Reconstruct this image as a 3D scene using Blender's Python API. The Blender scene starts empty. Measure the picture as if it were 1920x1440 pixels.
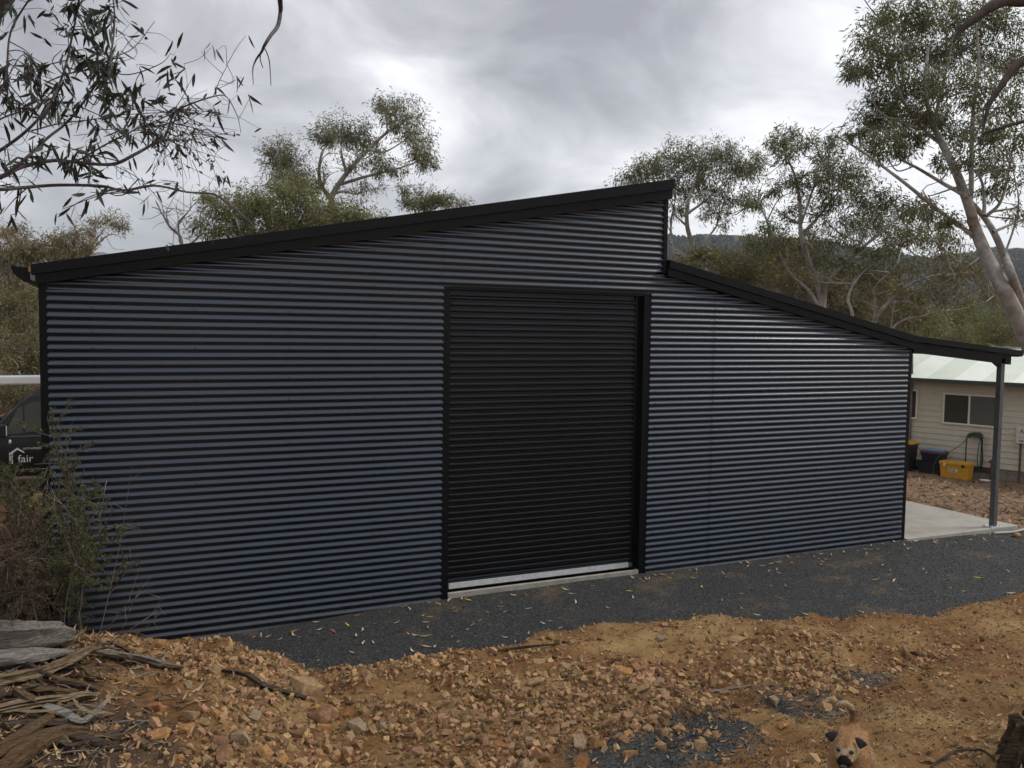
import bpy, bmesh, math, random
import numpy as np
from mathutils import Vector, Matrix, Quaternion
R = math.radians
rng = np.random.default_rng(7)
random.seed(7)
SC = bpy.context.scene
COL = SC.collection

# ------------------------------------------------------------------ camera
CAM = np.array([-3.333, -9.1124, 3.0463])
cr = np.array([0.90805698, -0.41861735, 0.01385738])
cu = np.array([0.01407055, 0.06355411, 0.9978792])
cf = np.array([0.41861024, 0.90593619, -0.06360093])
FPX = 1600.3
cd = bpy.data.cameras.new('camera'); co = bpy.data.objects.new('camera', cd); COL.objects.link(co)
cd.sensor_width = 36.0; cd.sensor_fit = 'HORIZONTAL'; cd.lens = FPX / 1920 * 36.0
cd.clip_start = 0.05; cd.clip_end = 9000
co.matrix_world = Matrix(((cr[0], cu[0], -cf[0], CAM[0]), (cr[1], cu[1], -cf[1], CAM[1]), (cr[2], cu[2], -cf[2], CAM[2]), (0, 0, 0, 1)))
SC.camera = co

# ------------------------------------------------------------------ sky, sun, exposure
SUN_EL, SUN_AZ = R(42), R(100)          # azimuth measured from +y towards +x
W = bpy.data.worlds.new('World'); SC.world = W; W.use_nodes = True
nt = W.node_tree; nt.nodes.clear()
def wn(t, **k):
    n = nt.nodes.new(t)
    for a, b in k.items(): setattr(n, a, b)
    return n
def mth(op, a, b=None, c=None):
    n = wn('ShaderNodeMath', operation=op)
    for i, v in enumerate((a, b, c)):
        if v is None: continue
        if isinstance(v, (int, float)): n.inputs[i].default_value = v
        else: nt.links.new(v, n.inputs[i])
    return n.outputs[0]
def ramp(tree, fac, stops):
    n = tree.nodes.new('ShaderNodeValToRGB'); el = n.color_ramp.elements
    while len(el) < len(stops): el.new(0.5)
    for e, (p, c) in zip(el, stops):
        e.position = p; e.color = (c, c, c, 1) if isinstance(c, (int, float)) else (*c, 1)
    tree.links.new(fac, n.inputs[0]); return n.outputs[0]
tc = wn('ShaderNodeTexCoord'); sp = wn('ShaderNodeSeparateXYZ'); nt.links.new(tc.outputs['Generated'], sp.inputs[0])
zz = mth('ADD', mth('MAXIMUM', sp.outputs[2], 0.0), 0.42)
cb = wn('ShaderNodeCombineXYZ'); nt.links.new(mth('DIVIDE', sp.outputs[0], zz), cb.inputs[0]); nt.links.new(mth('DIVIDE', sp.outputs[1], zz), cb.inputs[1])
cb.inputs[2].default_value = 3.7
def wnoise(scale, detail, rough, dist, off):
    mp = wn('ShaderNodeMapping'); mp.inputs['Location'].default_value = off; nt.links.new(cb.outputs[0], mp.inputs[0])
    n = wn('ShaderNodeTexNoise'); n.inputs['Scale'].default_value = scale; n.inputs['Detail'].default_value = detail
    n.inputs['Roughness'].default_value = rough; n.inputs['Distortion'].default_value = dist
    nt.links.new(mp.outputs[0], n.inputs['Vector']); return n.outputs[0]
big = wnoise(1.1, 2.0, 0.45, 0.2, (1.9, 0.6, 0))
fine = wnoise(3.6, 8.0, 0.54, 0.5, (4.0, 1.0, 0))
mix = mth('ADD', mth('MULTIPLY', big, 0.50), mth('MULTIPLY', fine, 0.50))
def ray(px, py): return cf + cr * (px - 960) / FPX - cu * (py - 720) / FPX
def blob(px, py, size, amount):                      # a thicker or thinner bank of cloud in one direction
    d = ray(px, py); d = d / np.linalg.norm(d)
    vn = wn('ShaderNodeVectorMath', operation='DISTANCE'); vn.inputs[1].default_value = tuple(d); nt.links.new(wob.outputs[0], vn.inputs[0])
    return mth('MULTIPLY', mth('POWER', 2.718, mth('MULTIPLY', mth('POWER', mth('DIVIDE', vn.outputs['Value'], size), 2.0), -1.0)), amount)
wob = wn('ShaderNodeVectorMath', operation='ADD'); nt.links.new(tc.outputs['Generated'], wob.inputs[0])
wnz = wn('ShaderNodeTexNoise'); wnz.inputs['Scale'].default_value = 5.0; wnz.inputs['Detail'].default_value = 5; nt.links.new(tc.outputs['Generated'], wnz.inputs['Vector'])
wsc = wn('ShaderNodeVectorMath', operation='MULTIPLY_ADD'); nt.links.new(wnz.outputs['Color'], wsc.inputs[0]); wsc.inputs[1].default_value = (.34,) * 3; wsc.inputs[2].default_value = (-.17,) * 3
nt.links.new(wsc.outputs[0], wob.inputs[1])
for b_ in ((1120, 110, .15, -.09), (830, 40, .10, -.04), (840, 330, .15, .085), (640, 90, .12, .04), (330, 60, .16, .06), (280, 320, .20, -.10), (60, 440, .2, -.06), (650, 200, .12, -.03), (1480, 230, .20, .05), (1430, 420, .2, .05), (560, 190, .08, -.05), (780, 150, .12, -.05), (1000, 260, .08, -.04)):
    mix = mth('ADD', mix, blob(*b_))
cloud = ramp(nt, mix, [(0.36, (0.235, 0.235, 0.25)), (0.45, (0.37, 0.372, 0.392)), (0.52, (0.52, 0.524, 0.545)), (0.61, (0.78, 0.78, 0.79))])
sky = wn('ShaderNodeTexSky', sky_type='NISHITA'); sky.sun_disc = False; sky.sun_elevation = SUN_EL; sky.sun_rotation = SUN_AZ
bg1 = wn('ShaderNodeBackground'); bg1.inputs[1].default_value = 0.1; nt.links.new(sky.outputs[0], bg1.inputs[0])
bg2 = wn('ShaderNodeBackground'); bg2.inputs[1].default_value = 1.0; nt.links.new(cloud, bg2.inputs[0])
ms = wn('ShaderNodeMixShader'); ms.inputs[0].default_value = 0.93
nt.links.new(bg1.outputs[0], ms.inputs[1]); nt.links.new(bg2.outputs[0], ms.inputs[2])
wo = wn('ShaderNodeOutputWorld'); nt.links.new(ms.outputs[0], wo.inputs[0])
sl = bpy.data.lights.new('sun', 'SUN'); sl.energy = 1.3; sl.angle = R(18); sl.color = (1, 0.96, 0.9)
so = bpy.data.objects.new('sun', sl); COL.objects.link(so)
sd = Vector((math.sin(SUN_AZ) * math.cos(SUN_EL), math.cos(SUN_AZ) * math.cos(SUN_EL), math.sin(SUN_EL)))
so.rotation_euler = sd.to_track_quat('Z', 'Y').to_euler()
SC.cycles.volume_bounces = 0; SC.cycles.max_bounces = 6; SC.cycles.transparent_max_bounces = 4
SC.view_settings.view_transform = 'Standard'; SC.view_settings.look = 'None'
SC.view_settings.gamma = 1; SC.view_settings.use_curve_mapping = False; SC.view_settings.exposure = 0.74

# ------------------------------------------------------------------ helpers: pixels of the survey photograph -> places
def at(px, py, t): return CAM + ray(px, py) * t
def V(*a): return np.array(a, float)
# value noise
_perm = np.random.default_rng(3).random((256, 256))
def vnoise(x, y):
    x = np.asarray(x, float); y = np.asarray(y, float)
    xi = np.floor(x).astype(int); yi = np.floor(y).astype(int); fx = x - xi; fy = y - yi
    fx = fx * fx * (3 - 2 * fx); fy = fy * fy * (3 - 2 * fy)
    g = lambda a, b: _perm[a & 255, b & 255]
    return (g(xi, yi) * (1 - fx) + g(xi + 1, yi) * fx) * (1 - fy) + (g(xi, yi + 1) * (1 - fx) + g(xi + 1, yi + 1) * fx) * fy - 0.5
def fbm(x, y, o=4, r=0.5):
    s = 0; a = 1
    for i in range(o): s = s + a * vnoise(x * 2 ** i + 17.3 * i, y * 2 ** i + 9.1 * i); a *= r
    return s
def sstep(a, b, x): t = np.clip((x - a) / (b - a), 0, 1); return t * t * (3 - 2 * t)
EX = [-30, -5, -3.2, -2.5, -1.85, -1.28, .12, .56, 2.0, 3.36, 4.59, 5.37, 6.79, 9, 12, 30]
EY = [0.3, 0.3, 0.15, -.15, -1.2, -1.36, -1.48, -1.42, -1.55, -1.95, -2.45, -2.4, -2.3, -1.5, -.6, -.5]
GRAVZ = -0.10
def gravz(x, y=0):
    x = np.asarray(x, float); return -.068 - .085 * sstep(.3, -2.6, x) - .06 * sstep(7.6, 10.2, x) - .012 * np.clip(-np.asarray(y, float), 0, 3)
def h(x, y, fine=True):
    x = np.asarray(x, float); y = np.asarray(y, float)
    e = np.interp(x, EX, EY) + 0.22 * fbm(x * 1.7, x * 0 + 3.3, 3)
    d = np.maximum(e - y, 0)
    z = gravz(x, y) - .05
    near = sstep(-32, -12, y)
    bank = 0.14 * sstep(0, 0.4, d) + 0.092 * np.minimum(d, 9.5)
    z = z + bank
    z = z + 0.50 * np.exp(-((x + 4.7) / 1.25) ** 2 * .5 - ((y + 1.75) / 1.05) ** 2 * .5) * sstep(0.0, 0.9, d)
    z = z + np.clip(d * 2, 0, 1) * (0.11 * fbm(x * .9, y * .9, 3) + (0.065 * fbm(x * 4, y * 4, 5, .6) if fine else 0))
    # fall towards the house, and the land behind
    z = z - 0.105 * np.clip(x - 10.2, 0, 8.2) * sstep(-14, -4, y)
    z = z - 0.02 * np.clip(y - 14, 0, 200) * 0.6
    out = np.clip((np.abs(x - 3) - 9) / 4, 0, 1)
    z = z + out * 0.05 * fbm(x * .8, y * .8, 3) * np.clip((x > 10) + (x < -8) + (y < -2), 0, 1)
    return z
def hz(x, y): return float(h(np.array([x]), np.array([y]))[0])
def gp(px, py):
    d = ray(px, py); ts = np.arange(2.5, 60, 0.02); P = CAM + d * ts[:, None]
    k = np.argmax(P[:, 2] < np.maximum(h(P[:, 0], P[:, 1]), -5)); p = P[k]; return V(p[0], p[1], hz(p[0], p[1]))

# ------------------------------------------------------------------ helpers: meshes
def mesh(name, verts, faces, smooth=False):
    m = bpy.data.meshes.new(name); m.from_pydata([tuple(v) for v in verts], [], [tuple(f) for f in faces]); m.update()
    if smooth: m.polygons.foreach_set('use_smooth', [True] * len(m.polygons))
    return m
def qmesh(name, verts, faces, smooth=False):          # numpy, all faces of one size
    verts = np.asarray(verts, np.float32); faces = np.asarray(faces, np.int32); k = faces.shape[1]
    m = bpy.data.meshes.new(name); m.vertices.add(len(verts)); m.vertices.foreach_set('co', verts.ravel())
    m.loops.add(faces.size); m.loops.foreach_set('vertex_index', faces.ravel())
    m.polygons.add(len(faces)); m.polygons.foreach_set('loop_start', np.arange(0, faces.size, k, dtype=np.int32))
    m.polygons.foreach_set('loop_total', np.full(len(faces), k, np.int32))
    m.update(calc_edges=True); m.validate(); m.polygons.foreach_set('use_smooth', np.full(len(m.polygons), bool(smooth))); return m
def obj(name, m, mat=None, parent=None, loc=None, rot=None):
    o = bpy.data.objects.new(name, m); COL.objects.link(o)
    if mat is not None and m is not None and len(m.materials) == 0: m.materials.append(mat)
    if parent is not None: o.parent = parent
    if loc is not None: o.location = tuple(loc)
    if rot is not None: o.rotation_euler = rot
    return o
def tag(o, label, cat, group=None):
    o['label'] = label; o['category'] = cat
    if group: o['group'] = group
    return o
def thing(name, label, cat, loc=(0, 0, 0), rotz=0, group=None):
    o = bpy.data.objects.new(name, None); COL.objects.link(o); o.location = tuple(loc); o.rotation_euler = (0, 0, rotz)
    o.empty_display_size = 0.2
    return tag(o, label, cat, group)
def stuff(o): o['kind'] = 'stuff'; return o
def struct(o): o['kind'] = 'structure'; return o
class MB:
    def __init__(s): s.v = []; s.f = []
    def add(s, vs, fs):
        n = len(s.v); s.v += [tuple(float(c) for c in v) for v in vs]; s.f += [tuple(i + n for i in f) for f in fs]; return s
    def box(s, x0, x1, y0, y1, z0, z1):
        return s.add([(x0, y0, z0), (x1, y0, z0), (x1, y1, z0), (x0, y1, z0), (x0, y0, z1), (x1, y0, z1), (x1, y1, z1), (x0, y1, z1)],
                     [(3, 2, 1, 0), (4, 5, 6, 7), (0, 1, 5, 4), (1, 2, 6, 5), (2, 3, 7, 6), (3, 0, 4, 7)])
    def prism(s, poly, y0, y1):                         # polygon in x,z extruded along y
        n = len(poly)
        return s.add([(x, y0, z) for x, z in poly] + [(x, y1, z) for x, z in poly],
                     [tuple(range(n)), tuple(range(2 * n - 1, n - 1, -1))] + [(i, i + n, (i + 1) % n + n, (i + 1) % n) for i in range(n)])
    def tube(s, pts, rad, sides=6, cap=True):
        v, f = tube_np(pts, rad, sides); s.add(v, f)
        if cap:
            n = len(s.v) - len(v); s.f.append(tuple(range(n + sides - 1, n - 1, -1))); s.f.append(tuple(range(n + len(v) - sides, n + len(v))))
        return s
    def mesh(s, name, smooth=False): return mesh(name, s.v, s.f, smooth)
    def build(s, name, mat, parent=None, smooth=False, bevel=0, loc=None, rot=None):
        m = s.mesh(name, smooth)
        if bevel:
            b = bmesh.new(); b.from_mesh(m); bmesh.ops.recalc_face_normals(b, faces=b.faces)
            bmesh.ops.bevel(b, geom=list(b.edges), offset=bevel, segments=2, affect='EDGES', profile=.6); b.to_mesh(m); b.free()
        else:
            b = bmesh.new(); b.from_mesh(m); bmesh.ops.recalc_face_normals(b, faces=b.faces); b.to_mesh(m); b.free()
        return obj(name, m, mat, parent, loc, rot)
def nrm(a): a = np.asarray(a, float); return a / (np.linalg.norm(a, axis=-1, keepdims=True) + 1e-12)
def tube_np(pts, rad, sides=6):
    pts = np.asarray(pts, float); n = len(pts); rad = np.broadcast_to(np.asarray(rad, float), (n,)) if np.ndim(rad) else np.full(n, rad)
    t = nrm(np.gradient(pts, axis=0)); up = np.array([0, 0, 1.]) if abs(t[0][2]) < .9 else np.array([1., 0, 0])
    a = np.linspace(0, 2 * math.pi, sides, endpoint=False); V_ = []
    u = nrm(np.cross(up, t[0]))
    for i in range(n):
        u = nrm(u - t[i] * np.dot(u, t[i])); w = np.cross(t[i], u)
        V_.append(pts[i] + rad[i] * (np.cos(a)[:, None] * u + np.sin(a)[:, None] * w))
    F = [(i * sides + j, i * sides + (j + 1) % sides, (i + 1) * sides + (j + 1) % sides, (i + 1) * sides + j) for i in range(n - 1) for j in range(sides)]
    return np.concatenate(V_), F
def smooth_path(pts, k=5):
    P = np.asarray(pts, float); P = np.vstack([2 * P[0] - P[1], P, 2 * P[-1] - P[-2]]); out = []
    for i in range(1, len(P) - 2):
        for t in np.linspace(0, 1, k, endpoint=False):
            a, b, c_, d = P[i - 1], P[i], P[i + 1], P[i + 2]
            out.append(.5 * (2 * b + (c_ - a) * t + (2 * a - 5 * b + 4 * c_ - d) * t * t + (3 * b - a - 3 * c_ + d) * t ** 3))
    out.append(P[-2]); return np.array(out)

# ------------------------------------------------------------------ materials
def mat(name, col=(.5, .5, .5), rough=.6, spec=.5, metal=0, var=0, vscale=8, bump=0, bscale=40, island=0, trans=0, extra=None, coat=0):
    m = bpy.data.materials.new(name); m.use_nodes = True; t = m.node_tree; p = t.nodes['Principled BSDF']
    p.inputs['Base Color'].default_value = (*col, 1); p.inputs['Roughness'].default_value = rough
    p.inputs['Specular IOR Level'].default_value = spec; p.inputs['Metallic'].default_value = metal; p.inputs['Coat Weight'].default_value = coat
    tcn = t.nodes.new('ShaderNodeTexCoord'); last = None
    if var:
        n = t.nodes.new('ShaderNodeTexNoise'); n.inputs['Scale'].default_value = vscale; n.inputs['Detail'].default_value = 6; n.inputs['Roughness'].default_value = .65
        t.links.new(tcn.outputs['Object'], n.inputs['Vector'])
        lo = [max(0, c * (1 - var)) for c in col]; hi = [min(1, c * (1 + var)) for c in col]
        last = ramp(t, n.outputs[0], [(.3, tuple(lo)), (.7, tuple(hi))])
    if island:
        g = t.nodes.new('ShaderNodeNewGeometry'); hs = t.nodes.new('ShaderNodeHueSaturation')
        a = t.nodes.new('ShaderNodeMapRange'); a.inputs[3].default_value = 1 - island * 1.1; a.inputs[4].default_value = 1 + island * 1.1
        t.links.new(g.outputs['Random Per Island'], a.inputs[0]); t.links.new(a.outputs[0], hs.inputs['Value'])
        mm = t.nodes.new('ShaderNodeMath'); mm.operation = 'FRACT'; m2 = t.nodes.new('ShaderNodeMath'); m2.operation = 'MULTIPLY'; m2.inputs[1].default_value = 17.7
        t.links.new(g.outputs['Random Per Island'], m2.inputs[0]); t.links.new(m2.outputs[0], mm.inputs[0])
        b = t.nodes.new('ShaderNodeMapRange'); b.inputs[3].default_value = .5 - island * .025; b.inputs[4].default_value = .5 + island * .025
        t.links.new(mm.outputs[0], b.inputs[0]); t.links.new(b.outputs[0], hs.inputs['Hue'])
        if last is not None: t.links.new(last, hs.inputs['Color'])
        else: hs.inputs['Color'].default_value = (*col, 1)
        last = hs.outputs[0]
    if last is not None: t.links.new(last, p.inputs['Base Color'])
    if bump:
        n = t.nodes.new('ShaderNodeTexNoise'); n.inputs['Scale'].default_value = bscale; n.inputs['Detail'].default_value = 5
        t.links.new(tcn.outputs['Object'], n.inputs['Vector']); b = t.nodes.new('ShaderNodeBump'); b.inputs['Strength'].default_value = bump; b.inputs['Distance'].default_value = .02
        t.links.new(n.outputs[0], b.inputs['Height']); t.links.new(b.outputs[0], p.inputs['Normal'])
    if trans:
        tr = t.nodes.new('ShaderNodeBsdfTranslucent'); mx = t.nodes.new('ShaderNodeMixShader'); mx.inputs[0].default_value = trans
        if last is not None: t.links.new(last, tr.inputs[0])
        else: tr.inputs[0].default_value = (*col, 1)
        out = t.nodes['Material Output']; t.links.new(p.outputs[0], mx.inputs[1]); t.links.new(tr.outputs[0], mx.inputs[2]); t.links.new(mx.outputs[0], out.inputs[0])
    return m
M = {}
M['steel'] = mat('shed_steel', (.0038, .0065, .0150), .29, 1.0, var=.15, vscale=1.5, bump=.10, bscale=1.7)
M['steel'].node_tree.nodes['Principled BSDF'].inputs['Specular Tint'].default_value = (.78, .88, 1, 1)
def dust(m):                                             # dried splash low on the sheets
    t = m.node_tree; p = t.nodes['Principled BSDF']; src = p.inputs['Base Color'].links[0].from_socket
    tcn = t.nodes.new('ShaderNodeTexCoord'); sx = t.nodes.new('ShaderNodeSeparateXYZ'); t.links.new(tcn.outputs['Object'], sx.inputs[0])
    n = t.nodes.new('ShaderNodeTexNoise'); n.inputs['Scale'].default_value = 7; n.inputs['Detail'].default_value = 8; n.inputs['Roughness'].default_value = .75; t.links.new(tcn.outputs['Object'], n.inputs['Vector'])
    a = t.nodes.new('ShaderNodeMath'); a.operation = 'MULTIPLY_ADD'; t.links.new(n.outputs[0], a.inputs[0]); a.inputs[1].default_value = .9; t.links.new(sx.outputs[2], a.inputs[2])
    f = ramp(t, a.outputs[0], [(.22, .5), (.52, .0)]); mx = t.nodes.new('ShaderNodeMix'); mx.data_type = 'RGBA'; t.links.new(f, mx.inputs[0]); t.links.new(src, mx.inputs[6]); mx.inputs[7].default_value = (.07, .055, .04, 1); t.links.new(mx.outputs[2], p.inputs['Base Color'])
dust(M['steel'])
M['trim'] = mat('shed_trim', (.0038, .0046, .0056), .42, .18, var=.15, vscale=2)
M['door'] = mat('door_steel', (.0045, .0045, .0046), .28, .5, var=.2, vscale=2)
M['door'].node_tree.nodes['Principled BSDF'].inputs['Specular Tint'].default_value = (.80, .90, 1, 1)
M['galv'] = mat('galvanised', (.70, .71, .72), .40, .5, metal=.25, var=.15, vscale=14)
M['postgrey'] = mat('post_steel', (.095, .10, .10), .5, .4, var=.2, vscale=5)
M['concrete'] = mat('concrete', (.42, .395, .345), .85, .3, var=.16, vscale=3.0, bump=.15, bscale=60)
M['sill'] = mat('sill_concrete', (.34, .32, .27), .9, .2, var=.25, vscale=5, bump=.2, bscale=50)
M['screw'] = mat('screw', (.01, .011, .014), .5, .5)
M['bark'] = mat('gum_bark', (.33, .30, .27), .85, .2, var=.45, vscale=5, bump=.4, bscale=14)
M['barkdark'] = mat('dark_bark', (.085, .07, .062), .9, .2, var=.5, vscale=8, bump=.5, bscale=30)
M['deadwood'] = mat('dead_twig', (.21, .185, .17), .9, .2, var=.3, vscale=8)
def leafmat(n, c, isl=.4, tr=.25, rough=.45): return mat(n, c, rough, .22, island=isl, trans=tr)
M['leaf_gum'] = leafmat('gum_leaf', (.155, .162, .068))
M['leaf_olive'] = leafmat('olive_leaf', (.19, .17, .065))
M['leaf_green'] = leafmat('wattle_leaf', (.19, .19, .055))
M['leaf_brown'] = leafmat('brown_olive_leaf', (.20, .165, .075))
M['leaf_near'] = leafmat('near_gum_leaf', (.048, .058, .043), .45, .15, .4)
M['leaf_shrub'] = leafmat('shrub_leaf', (.085, .088, .036), .5, .2, .5)
M['leaf_dry'] = leafmat('dry_leaf', (.42, .27, .13), .5, .1, .7)

# ------------------------------------------------------------------ ground
def axis(lo, hi, step, far):
    a = list(np.arange(lo, hi, step)); s = step
    x = hi; r = []
    while x < far: r.append(x); s *= 1.22; x += s
    s = step; x = lo; l = []
    while x > -far: s *= 1.22; x -= s; l.append(x)
    return np.array(l[::-1] + a + r)
gx = axis(-6.0, 9.0, .04, 2500); gy = axis(-6.4, 0.3, .035, 2500)
GX, GY = np.meshgrid(gx, gy); GZ = h(GX, GY)
far = np.clip((np.hypot(GX, GY) - 40) / 100, 0, 1); GZ = GZ * (1 - far) + far * (-3.0)
nx, ny = len(gx), len(gy)
idx = np.arange(nx * ny).reshape(ny, nx)
F = np.stack([idx[:-1, :-1], idx[:-1, 1:], idx[1:, 1:], idx[1:, :-1]], -1).reshape(-1, 4)
gm = qmesh('ground', np.stack([GX, GY, GZ], -1).reshape(-1, 3), F, True)
def patch(cx, cy, sx, sy, jit=.5): return np.clip(1.25 - np.sqrt(((GX - cx) / sx) ** 2 + ((GY - cy) / sy) ** 2) + jit * fbm(GX * 1.3, GY * 1.3, 4), 0, 1)
pA = gp(1330, 1370); pB = gp(1480, 1330); pC = gp(1240, 1420)
grav = np.clip(np.maximum.reduce([1.0 * patch(pA[0], pA[1], .9, .5, 1.1), .62 * patch(pB[0], pB[1], .8, .42, 1.1), .8 * patch(pC[0], pC[1], .7, .4, .9), .7 * patch(pB[0] + .9, pB[1] + .2, .5, .2, .9)]), 0, 1)
pL = gp(130, 1330)
lit = np.clip(patch(pL[0] - .9, pL[1] + .1, 1.75, 2.2, .5) * 1.3, 0, 1) * (GX < -1.9)
mul = np.clip((GX - 9.6) / .6, 0, 1) * np.clip((GY + 3) / 2, 0, 1) + np.clip((GX - 7.5 + .5 * fbm(GX, GY)) / 2, 0, 1) * np.clip((-GY - 1.5) / 1.5, 0, 1) * .35
mul = np.clip(mul + (GY > 8.6) * 1.0 + (GX < -8) * 1.0, 0, 1)
ca = gm.color_attributes.new('zone', 'FLOAT_COLOR', 'POINT')
ca.data.foreach_set('color', np.stack([grav, lit, mul, np.ones_like(mul)], -1).astype(np.float32).ravel())
def ground_mat():
    m = bpy.data.materials.new('soil'); m.use_nodes = True; t = m.node_tree; p = t.nodes['Principled BSDF']; p.inputs['Roughness'].default_value = .95; p.inputs['Specular IOR Level'].default_value = .15
    tcn = t.nodes.new('ShaderNodeTexCoord'); at_ = t.nodes.new('ShaderNodeVertexColor'); at_.layer_name = 'zone'; s = t.nodes.new('ShaderNodeSeparateColor'); t.links.new(at_.outputs[0], s.inputs[0])
    def N(sc, d=6, r=.6):
        n = t.nodes.new('ShaderNodeTexNoise'); n.inputs['Scale'].default_value = sc; n.inputs['Detail'].default_value = d; n.inputs['Roughness'].default_value = r; t.links.new(tcn.outputs['Object'], n.inputs['Vector']); return n.outputs[0]
    def MX(f, a, b, op='MIX'):
        n = t.nodes.new('ShaderNodeMix'); n.data_type = 'RGBA'; n.blend_type = op
        for k, v in ((0, f), (6, a), (7, b)):
            if isinstance(v, float): n.inputs[k].default_value = v
            elif isinstance(v, tuple): n.inputs[k].default_value = (*v, 1)
            else: t.links.new(v, n.inputs[k])
        return n.outputs[2]
    clay = ramp(t, N(1.1, 6), [(.3, (.185, .088, .040)), (.48, (.28, .155, .068)), (.66, (.42, .285, .135))])
    clay = MX(.6, clay, ramp(t, N(34, 9, .8), [(.3, (.22, .20, .18)), (.5, (.62, .58, .52)), (.66, (1, .98, .92))]), 'MULTIPLY')
    clay = MX(1.0, clay, (1.03, 1.03, 1.0), 'MULTIPLY')
    vor = t.nodes.new('ShaderNodeTexVoronoi'); vor.inputs['Scale'].default_value = 90; t.links.new(tcn.outputs['Object'], vor.inputs['Vector'])
    gsep = t.nodes.new('ShaderNodeSeparateColor'); t.links.new(vor.outputs['Color'], gsep.inputs[0])
    gr = ramp(t, gsep.outputs[0], [(0, (.034, .035, .035)), (.6, (.066, .067, .066)), (1, (.12, .12, .118))])
    litc = ramp(t, N(9, 8, .75), [(.3, (.035, .024, .017)), (.55, (.085, .058, .040)), (.72, (.19, .14, .095))])
    mulc = ramp(t, N(5, 8, .8), [(.3, (.11, .06, .035)), (.5, (.22, .14, .085)), (.7, (.38, .29, .20))])
    thr = lambda src, lo, hi, nz: None
    def sharp(src, sc):
        a = t.nodes.new('ShaderNodeMath'); a.operation = 'ADD'; t.links.new(src, a.inputs[0])
        b = t.nodes.new('ShaderNodeMath'); b.operation = 'MULTIPLY_ADD'; t.links.new(N(sc, 7, .7), b.inputs[0]); b.inputs[1].default_value = 1.7; b.inputs[2].default_value = -.85; t.links.new(b.outputs[0], a.inputs[1])
        mm = t.nodes.new('ShaderNodeMath'); mm.operation = 'MULTIPLY'; t.links.new(src, mm.inputs[0]); mm.inputs[1].default_value = 4; mm.use_clamp = True
        r_ = ramp(t, a.outputs[0], [(.34, 0.0), (.70, 1.0)])
        m3 = t.nodes.new('ShaderNodeMath'); m3.operation = 'MULTIPLY'; t.links.new(r_, m3.inputs[0]); t.links.new(mm.outputs[0], m3.inputs[1]); return m3.outputs[0]
    c = MX(sharp(s.outputs[2], 3), clay, mulc); c = MX(sharp(s.outputs[1], 6), c, litc); c = MX(sharp(s.outputs[0], 10), c, gr)
    t.links.new(c, p.inputs['Base Color'])
    b = t.nodes.new('ShaderNodeBump'); b.inputs['Strength'].default_value = .9; b.inputs['Distance'].default_value = .02; t.links.new(N(30, 8, .75), b.inputs['Height']); t.links.new(b.outputs[0], p.inputs['Normal'])
    return m
M['soil'] = ground_mat()
struct(obj('ground', gm, M['soil']))

def gravel_mat():
    m = bpy.data.materials.new('blue_metal_gravel'); m.use_nodes = True; t = m.node_tree; p = t.nodes['Principled BSDF']; p.inputs['Roughness'].default_value = .8; p.inputs['Specular IOR Level'].default_value = .3
    tcn = t.nodes.new('ShaderNodeTexCoord'); vor = t.nodes.new('ShaderNodeTexVoronoi'); vor.inputs['Scale'].default_value = 95; t.links.new(tcn.outputs['Object'], vor.inputs['Vector'])
    s = t.nodes.new('ShaderNodeSeparateColor'); t.links.new(vor.outputs['Color'], s.inputs[0])
    g = ramp(t, s.outputs[0], [(0, (.018, .0195, .020)), (.55, (.037, .039, .0395)), (.9, (.07, .072, .071)), (1, (.19, .185, .175))])
    n = t.nodes.new('ShaderNodeTexNoise'); n.inputs['Scale'].default_value = 1.1; n.inputs['Detail'].default_value = 6; n.inputs['Roughness'].default_value = .7; t.links.new(tcn.outputs['Object'], n.inputs['Vector'])
    f = ramp(t, n.outputs[0], [(.54, 0.0), (.74, .6)])
    mx = t.nodes.new('ShaderNodeMix'); mx.data_type = 'RGBA'; t.links.new(f, mx.inputs[0]); t.links.new(g, mx.inputs[6]); mx.inputs[7].default_value = (.24, .16, .085, 1)
    t.links.new(mx.outputs[2], p.inputs['Base Color'])
    b = t.nodes.new('ShaderNodeBump'); b.inputs['Strength'].default_value = 1; b.inputs['Distance'].default_value = .012; b.invert = True; t.links.new(vor.outputs['Distance'], b.inputs['Height']); t.links.new(b.outputs[0], p.inputs['Normal'])
    return m
M['gravel'] = gravel_mat()
ax = np.arange(-4.6, 10.9, .1); ay = np.arange(-4.2, .06, .1); AX, AY = np.meshgrid(ax, ay)
gnoise = lambda x, y: .016 * fbm(x * 1.1, y * 1.1, 3)
AZ = gravz(AX, AY) + gnoise(AX, AY) - .04 * np.clip(AX - 10, 0, 1)
ii = np.arange(AX.size).reshape(AX.shape); Fq = np.stack([ii[:-1, :-1], ii[:-1, 1:], ii[1:, 1:], ii[1:, :-1]], -1).reshape(-1, 4)
struct(obj('gravel', qmesh('gravel', np.stack([AX, AY, AZ], -1).reshape(-1, 3), Fq, True), M['gravel']))
def topz(x, y):
    return max(hz(x, y), float(gravz(x, y) + gnoise(x, y)) if (-4.6 < x < 10.0 and -4.2 < y < .06) else -9)

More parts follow.
